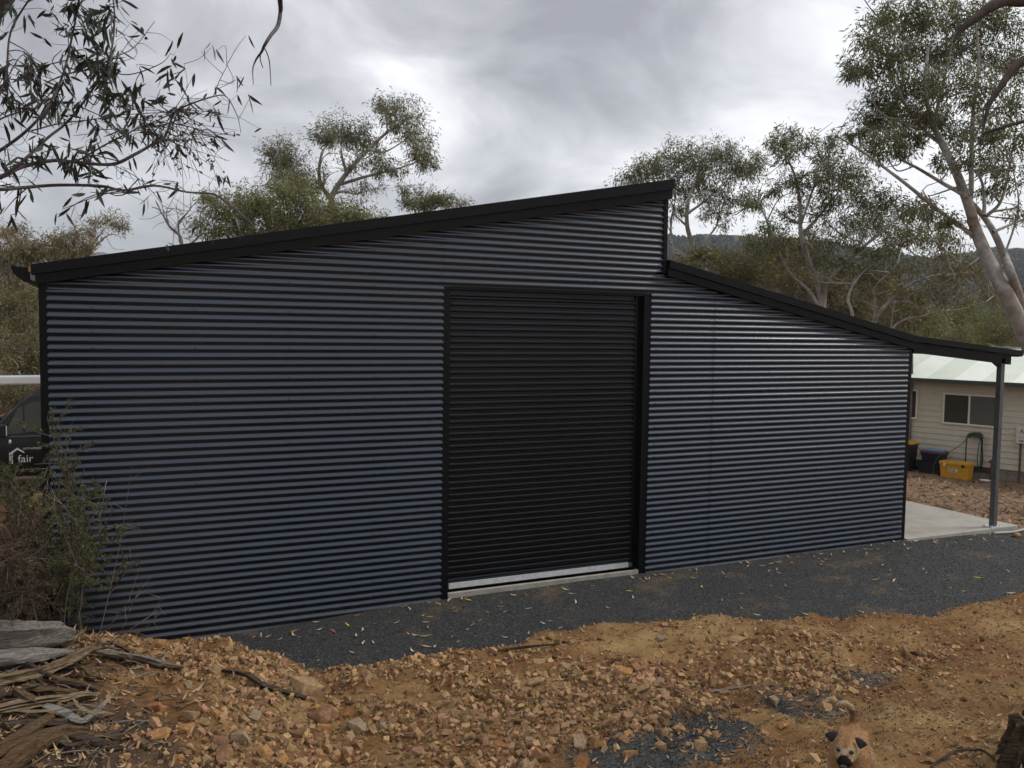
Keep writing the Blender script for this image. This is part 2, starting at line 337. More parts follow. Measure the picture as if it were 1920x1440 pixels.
# ------------------------------------------------------------------ the shed
SH = thing('shed', 'large dark blue-grey corrugated steel shed with stepped roof and black roller door', 'shed', (1.7, 4, 0))
SHP = V(1.7, 4, 0)
def sb(mb, name, m, parent=None, **k):
    mb.v = [(a - SHP[0], b - SHP[1], c - SHP[2]) for a, b, c in mb.v]
    return mb.build(name, m, parent or SH, **k)
XL, XR, XP, DEP = -4.0, 7.48, 3.0, 8.0
mtop = lambda x: 3.40 + .1947 * (x + 4.0)               # wall top under the main roof
ltop = lambda x: 3.78 - .2067 * (x - 3.0)              # wall top under the lean-to
PT, AM = .0762, .017
def prof(z): return -AM * .5 * (1 + np.cos(2 * math.pi * (z + .012) / PT))
def sheet(x0f, x1f, z0, z1, dy=0):
    zs = np.arange(z0, z1 + 1e-6, PT / 10); v = []; f = []
    rows = []
    for z in zs:
        a, b = x0f(z), x1f(z)
        if b - a > .005: rows.append((a, b, z))
    if len(rows) < 3: return
    n = 0; vs = []; 
    for a, b, z in rows: y = prof(z) + dy; vs += [(a, y, z), (b, y, z)]
    fs = [(2 * i, 2 * i + 1, 2 * i + 3, 2 * i + 2) for i in range(len(rows) - 1)]
    mb = MB(); mb.add(vs, fs); mb.v = [(a - SHP[0], b - SHP[1], c - SHP[2]) for a, b, c in mb.v]
    obj('wall_sheet', mb.mesh('wall_sheet', True), M['steel'], SH)
ZB = -.075
HEAD = 3.525
sheet(lambda z: -3.935, lambda z: .012, ZB - 2 * PT, ZB)
z0 = ZB
while z0 < 5.0:
    z1 = z0 + 10 * PT
    sheet(lambda z: max(-3.935, (z - 3.40) / .1947 - 4.0 if z > 3.40 else -9), lambda z: 0.02 if z > HEAD else .012, z0, z1)
    zz0 = max(z0, HEAD)
    if z1 > HEAD: sheet(lambda z: max(0, (z - 3.40) / .1947 - 4.0), lambda z: 2.85 if z < 3.80 else 2.965, zz0, z1, -.004)
    ra = lambda z: 2.80 if z < HEAD else 2.833
    lim = lambda z: 3.0 + (3.78 - z) / .2067
    if z0 < 3.78:
        sheet(ra, lambda z: min(3.815, lim(z)), z0, min(z1, 3.78))
        sheet(lambda z: 3.795, lambda z: min(7.40, lim(z)), z0, min(z1, 3.55), -.004)
    z0 = z1
# trims
def bx(name, m, *a, parent=None, **k): return sb(MB().box(*a), name, m, parent, **k)
bx('corner_trim', M['trim'], XL, -3.925, -.004, .10, -.26, 3.44)
bx('corner_trim', M['trim'], 7.385, XR, -.004, .09, -.09, 2.86)
bx('corner_trim', M['trim'], 2.95, 3.01, -.024, .07, 3.79, 4.76)
bx('jamb_trim', M['trim'], 0.0, .092, -.005, .16, -.14, HEAD)
bx('jamb_trim', M['trim'], 2.70, 2.812, -.005, .16, -.10, HEAD)
bx('head_trim', M['trim'], .092, 2.70, -.006, .14, HEAD - .035, HEAD + .004)
bx('base_trim', M['trim'], XL, .0, -.003, .02, -.26, -.135); bx('base_trim', M['trim'], 2.812, XR, -.012, .02, -.10, ZB)
# screws
mb = MB()
for zi, k in enumerate(range(0, 62, 3)):
    z = ZB + .062 + k * PT + (0 if (zi % 3) else PT) - .012 + .0
    for x in np.arange(-3.55, 7.3, .92):
        if .0 < x < 2.82 and z < HEAD: continue
        top = mtop(x) if x < 2.95 else ltop(x)
        if z > top - .1: continue
        zz_ = round((z + .012) / PT) * PT - .012
        zz_ += .010; mb.tube([(x, prof(zz_) + .001, zz_), (x, prof(zz_) - .008, zz_)], .0062, 6)
stuff(sb(mb, 'screw_heads', M['screw']))
# main barge capping: upper cap and lower board, then lean-to
def slope_bar(name, m, x0, za, x1, zb, dz0, dz1, y0, y1, parent=None):
    return sb(MB().prism([(x0, za + dz1), (x1, zb + dz1), (x1, zb + dz0), (x0, za + dz0)], y0, y1), name, m, parent)
A0, A1 = (-4.05, 3.585), (3.055, 4.968)
sb(MB().prism([(A0[0], A0[1]), (A1[0], A1[1]), (A1[0], A1[1] - .128), (A0[0], A0[1] - .092)], -.085, .12), 'barge_capping', M['trim'])
sb(MB().prism([(A0[0] + .03, A0[1] - .088), (A1[0] - .015, A1[1] - .125), (A1[0] - .015, A1[1] - .245), (A0[0] + .03, A0[1] - .178)], -.058, .0), 'barge_board', M['trim'])
B0, B1 = (3.012, 3.954), (7.472, 3.034)
slope_bar('barge_capping', M['trim'], *B0, *B1, -.10, 0, -.085, .12)
slope_bar('barge_board', M['trim'], *B0, *B1, -.20, -.097, -.058, .0)
# roofs (corrugation runs down the slope)
def roof(name, x0, za, x1, zb, y0, y1, m):
    ys = np.arange(y0, y1, PT / 4); vs = []
    for y in ys:
        dz = .0085 * math.cos(2 * math.pi * y / PT); vs += [(x0, y, za + dz), (x1, y, zb + dz)]
    fs = [(2 * i, 2 * i + 1, 2 * i + 3, 2 * i + 2) for i in range(len(ys) - 1)]
    mb = MB(); mb.add(vs, fs); return sb(mb, name, m)
roof('roof', -4.12, 3.555, 3.05, 4.945, -.05, DEP, M['trim'])
roof('roof', 3.02, 3.93, 7.47, 3.012, -.05, DEP, M['trim'])
aw = roof('awning_roof', 7.46, 3.012, 9.86, 2.802, -.05, DEP, M['trim'])
slope_bar('awning_capping', M['trim'], 7.472, 3.034, 9.90, 2.822, -.085, 0, -.08, .08)
slope_bar('awning_rafter', M['trim'], 7.485, 2.94, 9.70, 2.745, -.15, -.004, -.02, .06)
for i in range(4):
    x = 7.9 + i * .5; z = 3.0 - .0875 * (x - 7.47) - .02
    bx('awning_purlin', M['trim'], x, x + .06, .07, DEP, z - .09, z - .012)
g = sb(MB().prism([(9.83, 2.72), (9.93, 2.73), (9.955, 2.83), (9.94, 2.83), (9.92, 2.745), (9.84, 2.735), (9.84, 2.80), (9.83, 2.80)], -.05, DEP), 'awning_gutter', M['trim'])
# left gutter
sb(MB().prism([(-4.06, 3.43), (-4.12, 3.43), (-4.20, 3.50), (-4.215, 3.575), (-4.20, 3.575), (-4.185, 3.51), (-4.115, 3.445), (-4.06, 3.445)], -.045, DEP), 'gutter', M['trim'])
sb(MB().prism([(-4.06, 3.432), (-4.12, 3.432), (-4.20, 3.50), (-4.215, 3.573), (-4.06, 3.545)], -.052, -.046), 'gutter_stop', M['trim'])
bx('gutter_end', mat('cut_steel', (.26, .14, .06), .6), -4.070, -4.052, -.090, -.056, 3.515, 3.56)
# other walls
def plainwall(name, pts, m):
    mb = MB(); n = len(pts); mb.add(pts, [tuple(range(n))]); return sb(mb, name, m)
def sidewall(x, z1, out):
    zs = np.arange(-.09, z1, PT / 4); vs = []
    for z in zs: xx = x + out * -(prof(z)); vs += [(xx, .02, z), (xx, DEP, z)]
    mb = MB(); mb.add(vs, [(2 * i, 2 * i + 1, 2 * i + 3, 2 * i + 2) for i in range(len(zs) - 1)]); return sb(mb, 'side_wall', M['steel'], smooth=True)
sidewall(XL + .015, 3.42, -1); sidewall(XR - .02, 2.93, 1)
plainwall('back_wall', [(XL, DEP, -.09), (XR, DEP, -.09), (XR, DEP, 2.9), (XP, DEP, 3.8), (XP, DEP, 4.8), (XL, DEP, 3.42)], M['steel'])
plainwall('clerestory_wall', [(3.0, .03, 3.8), (3.0, DEP, 3.8), (3.0, DEP, 4.9), (3.0, .03, 4.9)], M['steel'])
# slab
bx('floor_slab', M['concrete'], -3.98, 7.46, .03, DEP, -.16, -.012)
bx('threshold', M['sill'], .093, 2.698, -.012, .12, -.18, -.012, bevel=.006)
sb(MB().prism([(7.482, -.035), (10.02, -.04), (10.02, -.17), (7.482, -.17)], -.06, 2.6), 'awning_slab', M['concrete'], bevel=.008)
# post
po = bx('awning_post', M['postgrey'], 9.475, 9.56, -.02, .065, -.03, 2.70, bevel=.005)
bx('base_plate', M['galv'], 9.40, 9.64, -.05, .13, -.038, -.026, parent=po)
for a, b in ((9.425, -.03), (9.60, -.03), (9.425, .10), (9.60, .10)):
    sb(MB().tube([(a, b, -.03), (a, b, .0)], .012, 6), 'anchor_bolt', M['galv'], po)
sb(MB().prism([(9.47, 2.56), (9.47, 2.70), (9.26, 2.70), (9.26, 2.68)], -.012, .07), 'knee_bracket', M['trim'], po)
# roller door
DT, DBt = HEAD - .03, .0
rd = sb(MB().box(.092, .13, .10, .15, 0, DT).box(2.63, 2.70, .085, .15, 0, DT).box(.11, 2.66, .115, .135, 0.04, DT), 'roller_door', M['door'])
SPT = .0717
pr = [(0, 0), (0, .005), (-.007, .009), (-.017, .014), (-.021, .024), (-.021, .040), (-.017, .050), (-.007, .055), (0, .059), (0, .0717)]
vs = []; 
for y, z in pr: vs += [(.13, y, z), (2.63, y, z)]
sm = mesh('curtain_slat', vs, [(2 * i, 2 * i + 1, 2 * i + 3, 2 * i + 2) for i in range(len(pr) - 1)])
sm.materials.append(M['door'])
ns = int((DT - .10) / SPT)
for i in range(ns):
    o = obj('curtain_slat', sm, None, rd); o.location = (-SHP[0], -SHP[1] + .108, .075 + i * SPT)
bx('bottom_rail', M['galv'], .135, 2.60, .075, .11, .012, .073, parent=rd)
bx('rail_end', M['postgrey'], 2.60, 2.66, .08, .112, .015, .07, parent=rd)

# ------------------------------------------------------------------ foliage machinery
class Tree:
    def __init__(s): s.tv = []; s.tf = []; s.nt = 0; s.lv = []; s.nl = 0; s.samples = []
    def limb(s, pts, r0, r1, sides=6, k=5, keep=True):
        P = smooth_path(pts, k) if len(pts) > 2 else np.linspace(pts[0], pts[-1], 4); r = np.linspace(r0, r1, len(P))
        v, f = tube_np(P, r, sides); s.tv.append(v); s.tf.append(np.array(f) + s.nt); s.nt += len(v)
        if keep: s.samples += list(zip(P, r))
        return P
    def leaves(s, base, d, L, Wd):
        n = len(base); d = nrm(d); side = nrm(np.cross(d, rng.normal(size=(n, 3)))); nn = np.cross(d, side)
        L = np.asarray(L).reshape(-1, 1); Wd = np.asarray(Wd).reshape(-1, 1)
        mid = base + d * L * .42 + nn * L * rng.uniform(-.12, .12, (n, 1))
        q = np.stack([base, mid + side * Wd * .5, base + d * L, mid - side * Wd * .5], 1); s.lv.append(q.reshape(-1, 3))
    def clump(s, c, rad, ntw, nl, L=.13, Wd=.026, droop=.8, org=None, tw=.005, shell=.45, outw=.35):
        c = np.asarray(c, float); rad = np.asarray(rad, float); org = c - V(0, 0, rad[2] * .6) if org is None else org
        dirs = nrm(rng.normal(size=(ntw, 3))); rr = rng.random(ntw) ** shell; E_ = c + dirs * rr[:, None] * rad
        for e in E_:
            st = org + (e - org) * rng.uniform(.15, .55); md = (st + e) / 2 + rng.normal(size=3) * rad * .09
            if tw: s.limb([st, md, e], tw * 1.6, tw * .5, 3, 2, False)
            u = rng.uniform(.25, 1.08, nl); b = st + (e - st) * u[:, None] + rng.normal(size=(nl, 3)) * (.045 + .05 * rad.mean())
            d = nrm(e - st) * .30 + rng.normal(size=(nl, 3)) * .55 + nrm(b - c) * outw + V(0, 0, -droop)
            s.leaves(b, d, L * rng.uniform(.6, 1.25, nl), Wd * rng.uniform(.7, 1.2, nl))
    def branch_to(s, c, r1=.012, wig=.12, up=.0, sides=5):
        P = np.array([p for p, r in s.samples]); c = np.asarray(c, float); d = np.linalg.norm(P - c, axis=1) + np.maximum(P[:, 2] - c[2], 0) * 2.5
        k = int(np.argmin(d + rng.random(len(d)) * .5)); p0, r0 = s.samples[k]; r0 = min(r0 * .6, .05 + r1); Ln = np.linalg.norm(c - p0)
        a = p0 + (c - p0) * .35 + rng.normal(size=3) * wig * Ln + V(0, 0, up * Ln); b = p0 + (c - p0) * .7 + rng.normal(size=3) * wig * Ln * .8
        s.limb([p0, a, b, c], max(r0, r1 * 1.2), r1, sides, 4); return p0
    def build(s, name, label, cat, group, base, bark, leaf, crown='crown', trunk='trunk'):
        t = thing(name, label, cat, base, 0, group); base = np.asarray(base, float)
        if s.tv: obj(trunk, qmesh(trunk, np.concatenate(s.tv) - base, np.concatenate(s.tf), True), bark, t)
        if s.lv:
            v = np.concatenate(s.lv) - base; obj(crown, qmesh(crown, v, np.arange(len(v)).reshape(-1, 4)), leaf, t)
        return t
GT = 'gum trees behind the shed'
def tree(name, label, depth, trunks, clumps, leaf='leaf_gum', bark='bark', L=.135, Wd=.025, dens=1.0, spread=1.0, droop=.8, tw=.006, group=GT, cat='tree', extra_br=0, nl=24):
    """trunks: [(pixel path, r0, r1)], clumps: [(px, py, rx, ry[, weight])] surveyed at a distance"""
    T = Tree(); first = at(*trunks[0][0][0], depth); base = V(first[0], first[1], -3.0 if np.hypot(first[0], first[1]) > 90 else hz(first[0], first[1]) - .05)
    for i, (path, r0, r1) in enumerate(trunks):
        P = [at(x, y, depth + (0 if i == 0 else rng.uniform(-.5, .5) * spread * min(1, j / 2)) + .25 * math.sin(j * 1.7 + i)) for j, (x, y) in enumerate(path)]
        if i == 0 or (abs(P[0][0] - first[0]) < 2.5 and path[0][1] > 480): 
            if P[0][2] > base[2] + .3: P = [V(P[0][0] * .6 + first[0] * .4, P[0][1] * .6 + first[1] * .4, base[2])] + P
        T.limb(P, r0 * .8, r1 * .7, 8, 6)
    for cl in clumps:
        x, y, rx, ry = cl[:4]; w = cl[4] if len(cl) > 4 else 1
        dp = depth + rng.uniform(-1, 1) * spread; c = at(x, y, dp); k = dp / FPX
        rad = V(rx * k, (rx + ry) * .5 * k, ry * k) * 1.58; org = T.branch_to(c - V(0, 0, rad[2] * .35)); o2 = c - V(0, 0, rad[2] * .5) + rng.normal(size=3) * rad * .2
        area = rx * ry * k * k; ntw = max(8, int(78 * dens * w * area ** .75 + 8))
        T.clump(c, rad, ntw, nl, L, Wd, droop, o2, tw)
    for _ in range(extra_br):
        p, r = T.samples[rng.integers(len(T.samples))]; e = p + np.clip(rng.normal(size=3), -1.2, 1.2) * V(.6, .6, .35) + V(0, 0, .25)
        T.limb([p, (p + e) / 2 + rng.normal(size=3) * .18, e], .02, .006, 4, 3, False)
    return T.build(name, label, cat, group, base, M[bark], M[leaf])

# ------------------------------------------------------------------ hills
def hills(name, label_depth, prof_px, depth, back, colr, seed):
    """a wooded ridge: profile given as bearings, its foot nearer than its crest"""
    xs = np.linspace(prof_px[0][0], prof_px[-1][0], 220); ys = np.interp(xs, [p[0] for p in prof_px], [p[1] for p in prof_px])
    nr = 46; Vv = []
    for j in range(nr):
        u = j / (nr - 1)
        for i, (x, y) in enumerate(zip(xs, ys)):
            d = depth * (.35 + .65 * u); cr_ = at(x, y, depth); foot = at(x, 650, depth * .35); foot[2] = -4
            p = foot + (cr_ - foot) * u; s_ = u ** 1.15
            z = -4 + (cr_[2] + 4) * s_
            Vv.append((p[0], p[1], z + depth * .012 * fbm(x * .012 + seed, u * 5 + seed, 4) * (0.25 + .75 * u)))
    for j in range(2):
        for i, (x, y) in enumerate(zip(xs, ys)): c_ = at(x, y, depth + back * (j + 1)); Vv.append((c_[0], c_[1], at(x, y, depth)[2] * (1 - .75 * (j + 1))))
    nr += 2; n = len(xs); ii = np.arange(nr * n).reshape(nr, n); Fq = np.stack([ii[:-1, :-1], ii[:-1, 1:], ii[1:, 1:], ii[1:, :-1]], -1).reshape(-1, 4)
    m = qmesh(name, Vv, Fq, True); return struct(obj(name, m, colr)), np.array(Vv).reshape(nr, n, 3)
M['hill'] = mat('hill_scrub', (.052, .056, .034), .95, .1, var=.5, vscale=.02, bump=.6, bscale=.3)
M['wood'] = mat('far_wood', (.04, .046, .034), .95, .05, island=.4)
ho, HV = hills('hill', 0, [(900, 470), (1150, 445), (1250, 436), (1330, 441), (1420, 452), (1500, 446), (1640, 468), (1760, 478), (1860, 470), (1990, 462), (2400, 440), (3000, 470)], 620, 200, M['hill'], 2.0)
hf, HF = hills('far_hill', 0, [(-900, 470), (-400, 455), (-100, 468), (40, 474), (130, 478), (200, 484), (260, 486), (420, 490), (700, 495), (1000, 500)], 2100, 500, M['hill'], 6.0)
# far crowns over the hillside: one mass
icob = bmesh.new(); bmesh.ops.create_cone(icob, segments=5, radius1=1, radius2=.55, depth=1.3, cap_ends=True); icv = np.array([v.co[:] for v in icob.verts]); bmesh.ops.triangulate(icob, faces=icob.faces); icf = np.array([[v.index for v in f.verts] for f in icob.faces]); icob.free()
def crowns(G, n, r, name):
    a, b = G.shape[:2]; VV = []; FF = []
    for k in range(n):
        j = rng.integers(3, a - 2); i = rng.integers(0, b); p = G[j, i] + rng.normal(size=3) * V(4, 4, 0)
        s = r * rng.uniform(.5, 1.3); v = icv * (1 + rng.uniform(-.35, .35, (len(icv), 1))) * V(s, s, s * rng.uniform(.7, 1.3)); VV.append(v + p + V(0, 0, s * .4)); FF.append(icf + k * len(icv))
    o = obj(name, qmesh(name, np.concatenate(VV), np.concatenate(FF)), M['wood']); stuff(o); return o
o = crowns(HV[:-2], 21000, 2.2, 'hillside_wood'); o['label'] = 'dark eucalypt forest covering the hillside'; o['category'] = 'forest'

# ------------------------------------------------------------------ trees
tree('gum_tree', 'tall gum with spreading bent limbs rising behind the long main roof', 25,
     [([(640, 520), (628, 400), (622, 370), (650, 325), (690, 280), (735, 240)], .17, .05),
      ([(625, 380), (600, 340), (603, 290), (625, 255)], .09, .03), ([(640, 345), (690, 330), (740, 318), (790, 300)], .07, .02), ([(650, 325), (640, 280), (660, 250)], .06, .02), ([(690, 280), (720, 285), (765, 260)], .05, .02),
      ([(615, 395), (560, 380), (540, 330)], .07, .02)],
     [(725, 200, 22, 24), (750, 215, 32, 30), (772, 240, 30, 34), (785, 285, 26, 24), (800, 305, 18, 14, .8), (640, 245, 34, 26), (668, 248, 28, 24), (612, 250, 24, 18), (690, 262, 26, 22, .6), (715, 302, 18, 22), (735, 318, 24, 12, .5), (660, 300, 30, 20, .35),
      (520, 285, 28, 26), (548, 300, 32, 34), (535, 330, 34, 24), (570, 340, 22, 18, .6), (600, 330, 18, 24, .4), (690, 350, 40, 12, .35)], extra_br=26, dens=1.7)
tree('wattle_tree', 'dense green bushy tree just over the low end of the main roof', 19,
     [([(510, 560), (505, 450), (495, 400)], .1, .04), ([(505, 460), (560, 420), (600, 390)], .06, .02), ([(505, 450), (440, 420), (400, 410)], .06, .02), ([(520, 460), (640, 440), (700, 420)], .05, .02)],
     [(400, 425, 36, 26), (420, 380, 34, 22), (455, 400, 40, 36), (490, 370, 40, 30), (520, 400, 44, 40), (540, 350, 36, 24), (575, 380, 48, 34), (600, 410, 46, 30), (640, 395, 42, 28), (560, 420, 50, 26), (680, 410, 36, 18), (470, 435, 46, 20), (390, 365, 18, 10, .5), (715, 415, 26, 12)], leaf='leaf_green', L=.11, Wd=.022, dens=2.6, spread=.8)
tree('gum_sapling', 'small gum top showing above the middle of the main roof', 27,
     [([(800, 520), (795, 400), (800, 365)], .06, .02), ([(795, 400), (840, 380)], .04, .015), ([(790, 420), (765, 370), (757, 350)], .03, .01)],
     [(795, 365, 22, 18), (812, 380, 26, 14), (850, 378, 26, 12), (830, 372, 14, 8), (757, 352, 12, 10, .6), (768, 375, 14, 14, .6), (785, 385, 16, 10)], dens=1.6)
T = Tree(); b0 = at(330, 560, 20); gb = V(b0[0], b0[1], hz(b0[0], b0[1]) - .05)
T.limb([gb, at(335, 520, 20), at(340, 450, 20), at(318, 425, 20), at(300, 395, 20.3), at(285, 388, 20.4)], .06, .008, 6, 5)
T.limb([at(338, 455, 20), at(335, 420, 20), at(350, 400, 19.8), at(368, 378, 19.6)], .03, .006); T.limb([at(318, 425, 20), at(312, 400, 20), at(318, 385, 20)], .015, .005); T.limb([at(340, 470, 20), at(375, 440, 20.2), at(376, 400, 20.2), at(405, 372, 20)], .03, .006)
for _ in range(60):
    p, r = T.samples[rng.integers(30, len(T.samples))]; e = p + rng.normal(size=3) * V(.3, .3, .22) + V(0, 0, .15); T.limb([p, (p + e) / 2 + rng.normal(size=3) * .05, e], .008, .003, 3, 3, False)
T.build('dead_tree', 'leafless grey tree poking above the low end of the main roof', 'tree', None, gb, M['deadwood'], None, trunk='trunk')
tree('gum_tree', 'olive gum beyond the gutter with foliage level with the roof', 23,
     [([(45, 640), (50, 520), (60, 470)], .12, .04), ([(50, 520), (20, 460), (10, 430)], .06, .02), ([(55, 500), (130, 465)], .05, .02)],
     [(10, 435, 34, 24), (45, 455, 34, 22), (20, 480, 40, 30), (60, 470, 26, 16), (100, 462, 30, 20), (130, 445, 30, 20), (150, 465, 24, 16), (120, 478, 30, 12), (30, 520, 40, 30), (55, 540, 30, 24, .8), (10, 560, 36, 30)], leaf='leaf_brown', dens=2.2, L=.12)
tree('gum_tree', 'thin open gum with curling bare branches left of the roof slope', 28,
     [([(165, 560), (172, 470), (180, 450), (195, 430), (215, 410)], .07, .02), ([(175, 465), (205, 440), (230, 445)], .04, .01), ([(180, 452), (178, 425), (190, 405)], .04, .012), ([(200, 445), (212, 465), (235, 468)], .02, .008)],
     [(182, 412, 18, 12, .7), (215, 412, 20, 14, .7), (228, 422, 12, 12, .5), (172, 432, 14, 12, .6)], leaf='leaf_brown', dens=1.0, extra_br=14)
for i, (nm, lb, dp, cl, lf) in enumerate([
    ('olive_bush', 'tall olive bush behind the dark van', 20.5, [(20, 600, 46, 36), (58, 590, 30, 34), (15, 650, 46, 36), (55, 645, 34, 34), (30, 690, 46, 34), (62, 690, 26, 30), (5, 560, 36, 30), (50, 560, 30, 26)], 'leaf_olive'),
    ('olive_bush', 'lower brownish bush between the van roof and the taller olive bush', 18.8, [(10, 730, 30, 24), (35, 745, 34, 20), (60, 730, 26, 22), (0, 760, 30, 30), (-30, 720, 40, 40)], 'leaf_brown')]):
    tree(nm, lb, dp, [([(40, 800), (35, 700), (40, 640 if i == 0 else 730)], .06, .02), ([(38, 760), (10, 700)], .03, .01)], cl, leaf=lf, dens=2.4, L=.11, Wd=.024, group='bushes beyond the van', cat='bush', droop=.5, extra_br=20, bark='deadwood')
tree('gum_tree', 'rounded gum with several pale stems beside the roof peak', 24,
     [([(1312, 560), (1300, 470), (1288, 420), (1292, 370), (1310, 330)], .13, .04), ([(1290, 520), (1262, 470), (1258, 420), (1265, 380)], .08, .03), ([(1330, 540), (1338, 480), (1322, 455), (1345, 420), (1350, 370)], .07, .02), ([(1289, 425), (1262, 400)], .05, .02), ([(1290, 400), (1330, 370), (1370, 330)], .05, .02), ([(1310, 520), (1285, 480), (1256, 462)], .04, .02)],
     [(1180, 335, 28, 16), (1215, 318, 34, 22), (1245, 300, 32, 22), (1275, 290, 34, 26), (1310, 300, 36, 28), (1345, 285, 34, 22), (1372, 300, 32, 28), (1400, 320, 28, 26), (1420, 300, 20, 16, .7), (1330, 340, 36, 26), (1290, 345, 30, 24), (1370, 360, 32, 24, .7), (1400, 380, 22, 20, .5), (1265, 385, 20, 20, .5), (1330, 390, 24, 20, .5), (1255, 345, 22, 20), (1360, 410, 18, 18, .4)], dens=1.5, extra_br=20)
tree('gum_tree', 'open gum with forked grey trunk behind the middle of the lean-to roof', 21,
     [([(1545, 640), (1540, 560), (1520, 500), (1502, 440), (1500, 380), (1490, 330), (1478, 300)], .12, .03), ([(1545, 560), (1560, 520), (1610, 470), (1660, 430), (1690, 400)], .09, .03), ([(1505, 440), (1540, 400), (1580, 350)], .06, .02), ([(1540, 600), (1480, 510), (1450, 450), (1432, 400), (1405, 370)], .06, .02), ([(1502, 420), (1530, 340), (1550, 300)], .04, .015), ([(1600, 480), (1640, 400), (1640, 350)], .04, .015)],
     [(1475, 255, 24, 16), (1500, 262, 28, 20), (1455, 270, 16, 14, .7), (1470, 290, 30, 14, .6), (1560, 262, 20, 14, .8), (1550, 300, 28, 24), (1585, 300, 34, 26), (1600, 330, 36, 26), (1565, 350, 34, 26), (1530, 385, 30, 24, .8), (1620, 370, 34, 28), (1500, 340, 20, 24, .5), (1450, 345, 20, 16, .5), (1420, 375, 22, 18, .6), (1440, 425, 18, 14, .6), (1570, 410, 36, 26, .8), (1630, 410, 34, 26), (1600, 440, 36, 22, .7), (1670, 420, 34, 28), (1540, 440, 24, 18, .5), (1480, 400, 22, 16, .4), (1690, 460, 36, 24, .8), (1640, 470, 30, 18, .6), (1520, 470, 34, 22, .6), (1460, 440, 26, 20, .6), (1560, 480, 34, 24, .7), (1420, 450, 26, 18, .5), (1620, 500, 36, 24, .7), (1480, 330, 26, 20, .5), (1540, 330, 28, 20, .7)], dens=1.25, extra_br=36)
tree('gum_tree', 'low gum with pale tangled limbs above the awning end of the lean-to', 20,
     [([(1620, 660), (1640, 600), (1690, 545), (1740, 520), (1800, 510)], .09, .02), ([(1640, 610), (1700, 560), (1770, 530), (1840, 480)], .06, .012), ([(1640, 600), (1640, 540), (1680, 500), (1690, 450)], .05, .015), ([(1660, 640), (1740, 590), (1800, 580), (1850, 565)], .045, .01), ([(1600, 620), (1590, 560), (1610, 520), (1640, 490)], .06, .015)],
     [(1700, 500, 34, 18, .6), (1760, 470, 38, 26, .7), (1740, 430, 36, 26, .8), (1700, 440, 34, 22, .8), (1790, 500, 34, 20, .5), (1800, 440, 30, 22, .6), (1650, 520, 24, 16, .4), (1720, 540, 40, 24, .7), (1790, 550, 40, 24, .7), (1850, 540, 36, 26, .7), (1660, 560, 34, 20, .6), (1760, 510, 36, 22, .7), (1840, 490, 30, 22, .6)], dens=1.2, extra_br=44, leaf='leaf_olive')
SHR = 'olive shrubs behind the lean-to'
shl = [('round olive shrub behind the step in the roof', [(1370, 500, 36, 26), (1420, 485, 34, 30), (1400, 520, 40, 26), (1345, 485, 26, 16), (1310, 480, 26, 14), (1290, 500, 30, 12)], 22.5, 'leaf_olive'),
       ('olive shrub between the two gums behind the lean-to', [(1450, 510, 36, 34), (1490, 530, 40, 30), (1460, 470, 26, 24), (1510, 500, 30, 24), (1440, 455, 24, 18), (1500, 460, 30, 20)], 25, 'leaf_brown'),
       ('brownish shrub behind the forked grey trunk', [(1560, 545, 40, 30), (1600, 570, 40, 28), (1580, 510, 34, 24), (1630, 540, 34, 28)], 24.5, 'leaf_brown'),
       ('large olive shrub above the awning', [(1690, 590, 46, 30), (1730, 600, 40, 24), (1680, 550, 40, 26), (1650, 590, 34, 26)], 26, 'leaf_olive'),
       ('low spreading green shrub behind the cream house', [(1780, 600, 40, 26), (1830, 595, 44, 28), (1880, 610, 44, 30), (1800, 625, 50, 22), (1740, 625, 44, 20), (1910, 590, 30, 24), (1860, 635, 50, 18)], 36, 'leaf_green')]
for lb, cl, dp, lf in shl:
    x0_, y0_ = cl[0][:2]
    tree('shrub', lb, dp, [([(x0_ + 20, 700), (x0_ + 15, 600), (x0_ + 10, y0_)], .06, .02), ([(x0_ + 20, 640), (x0_ - 20, y0_ - 10)], .03, .01), ([(x0_ + 20, 640), (x0_ + 45, y0_ - 5)], .03, .01)], cl, leaf=lf, dens=2.4, L=.13, Wd=.03, droop=.4, group=SHR, cat='shrub', extra_br=10, bark='deadwood')
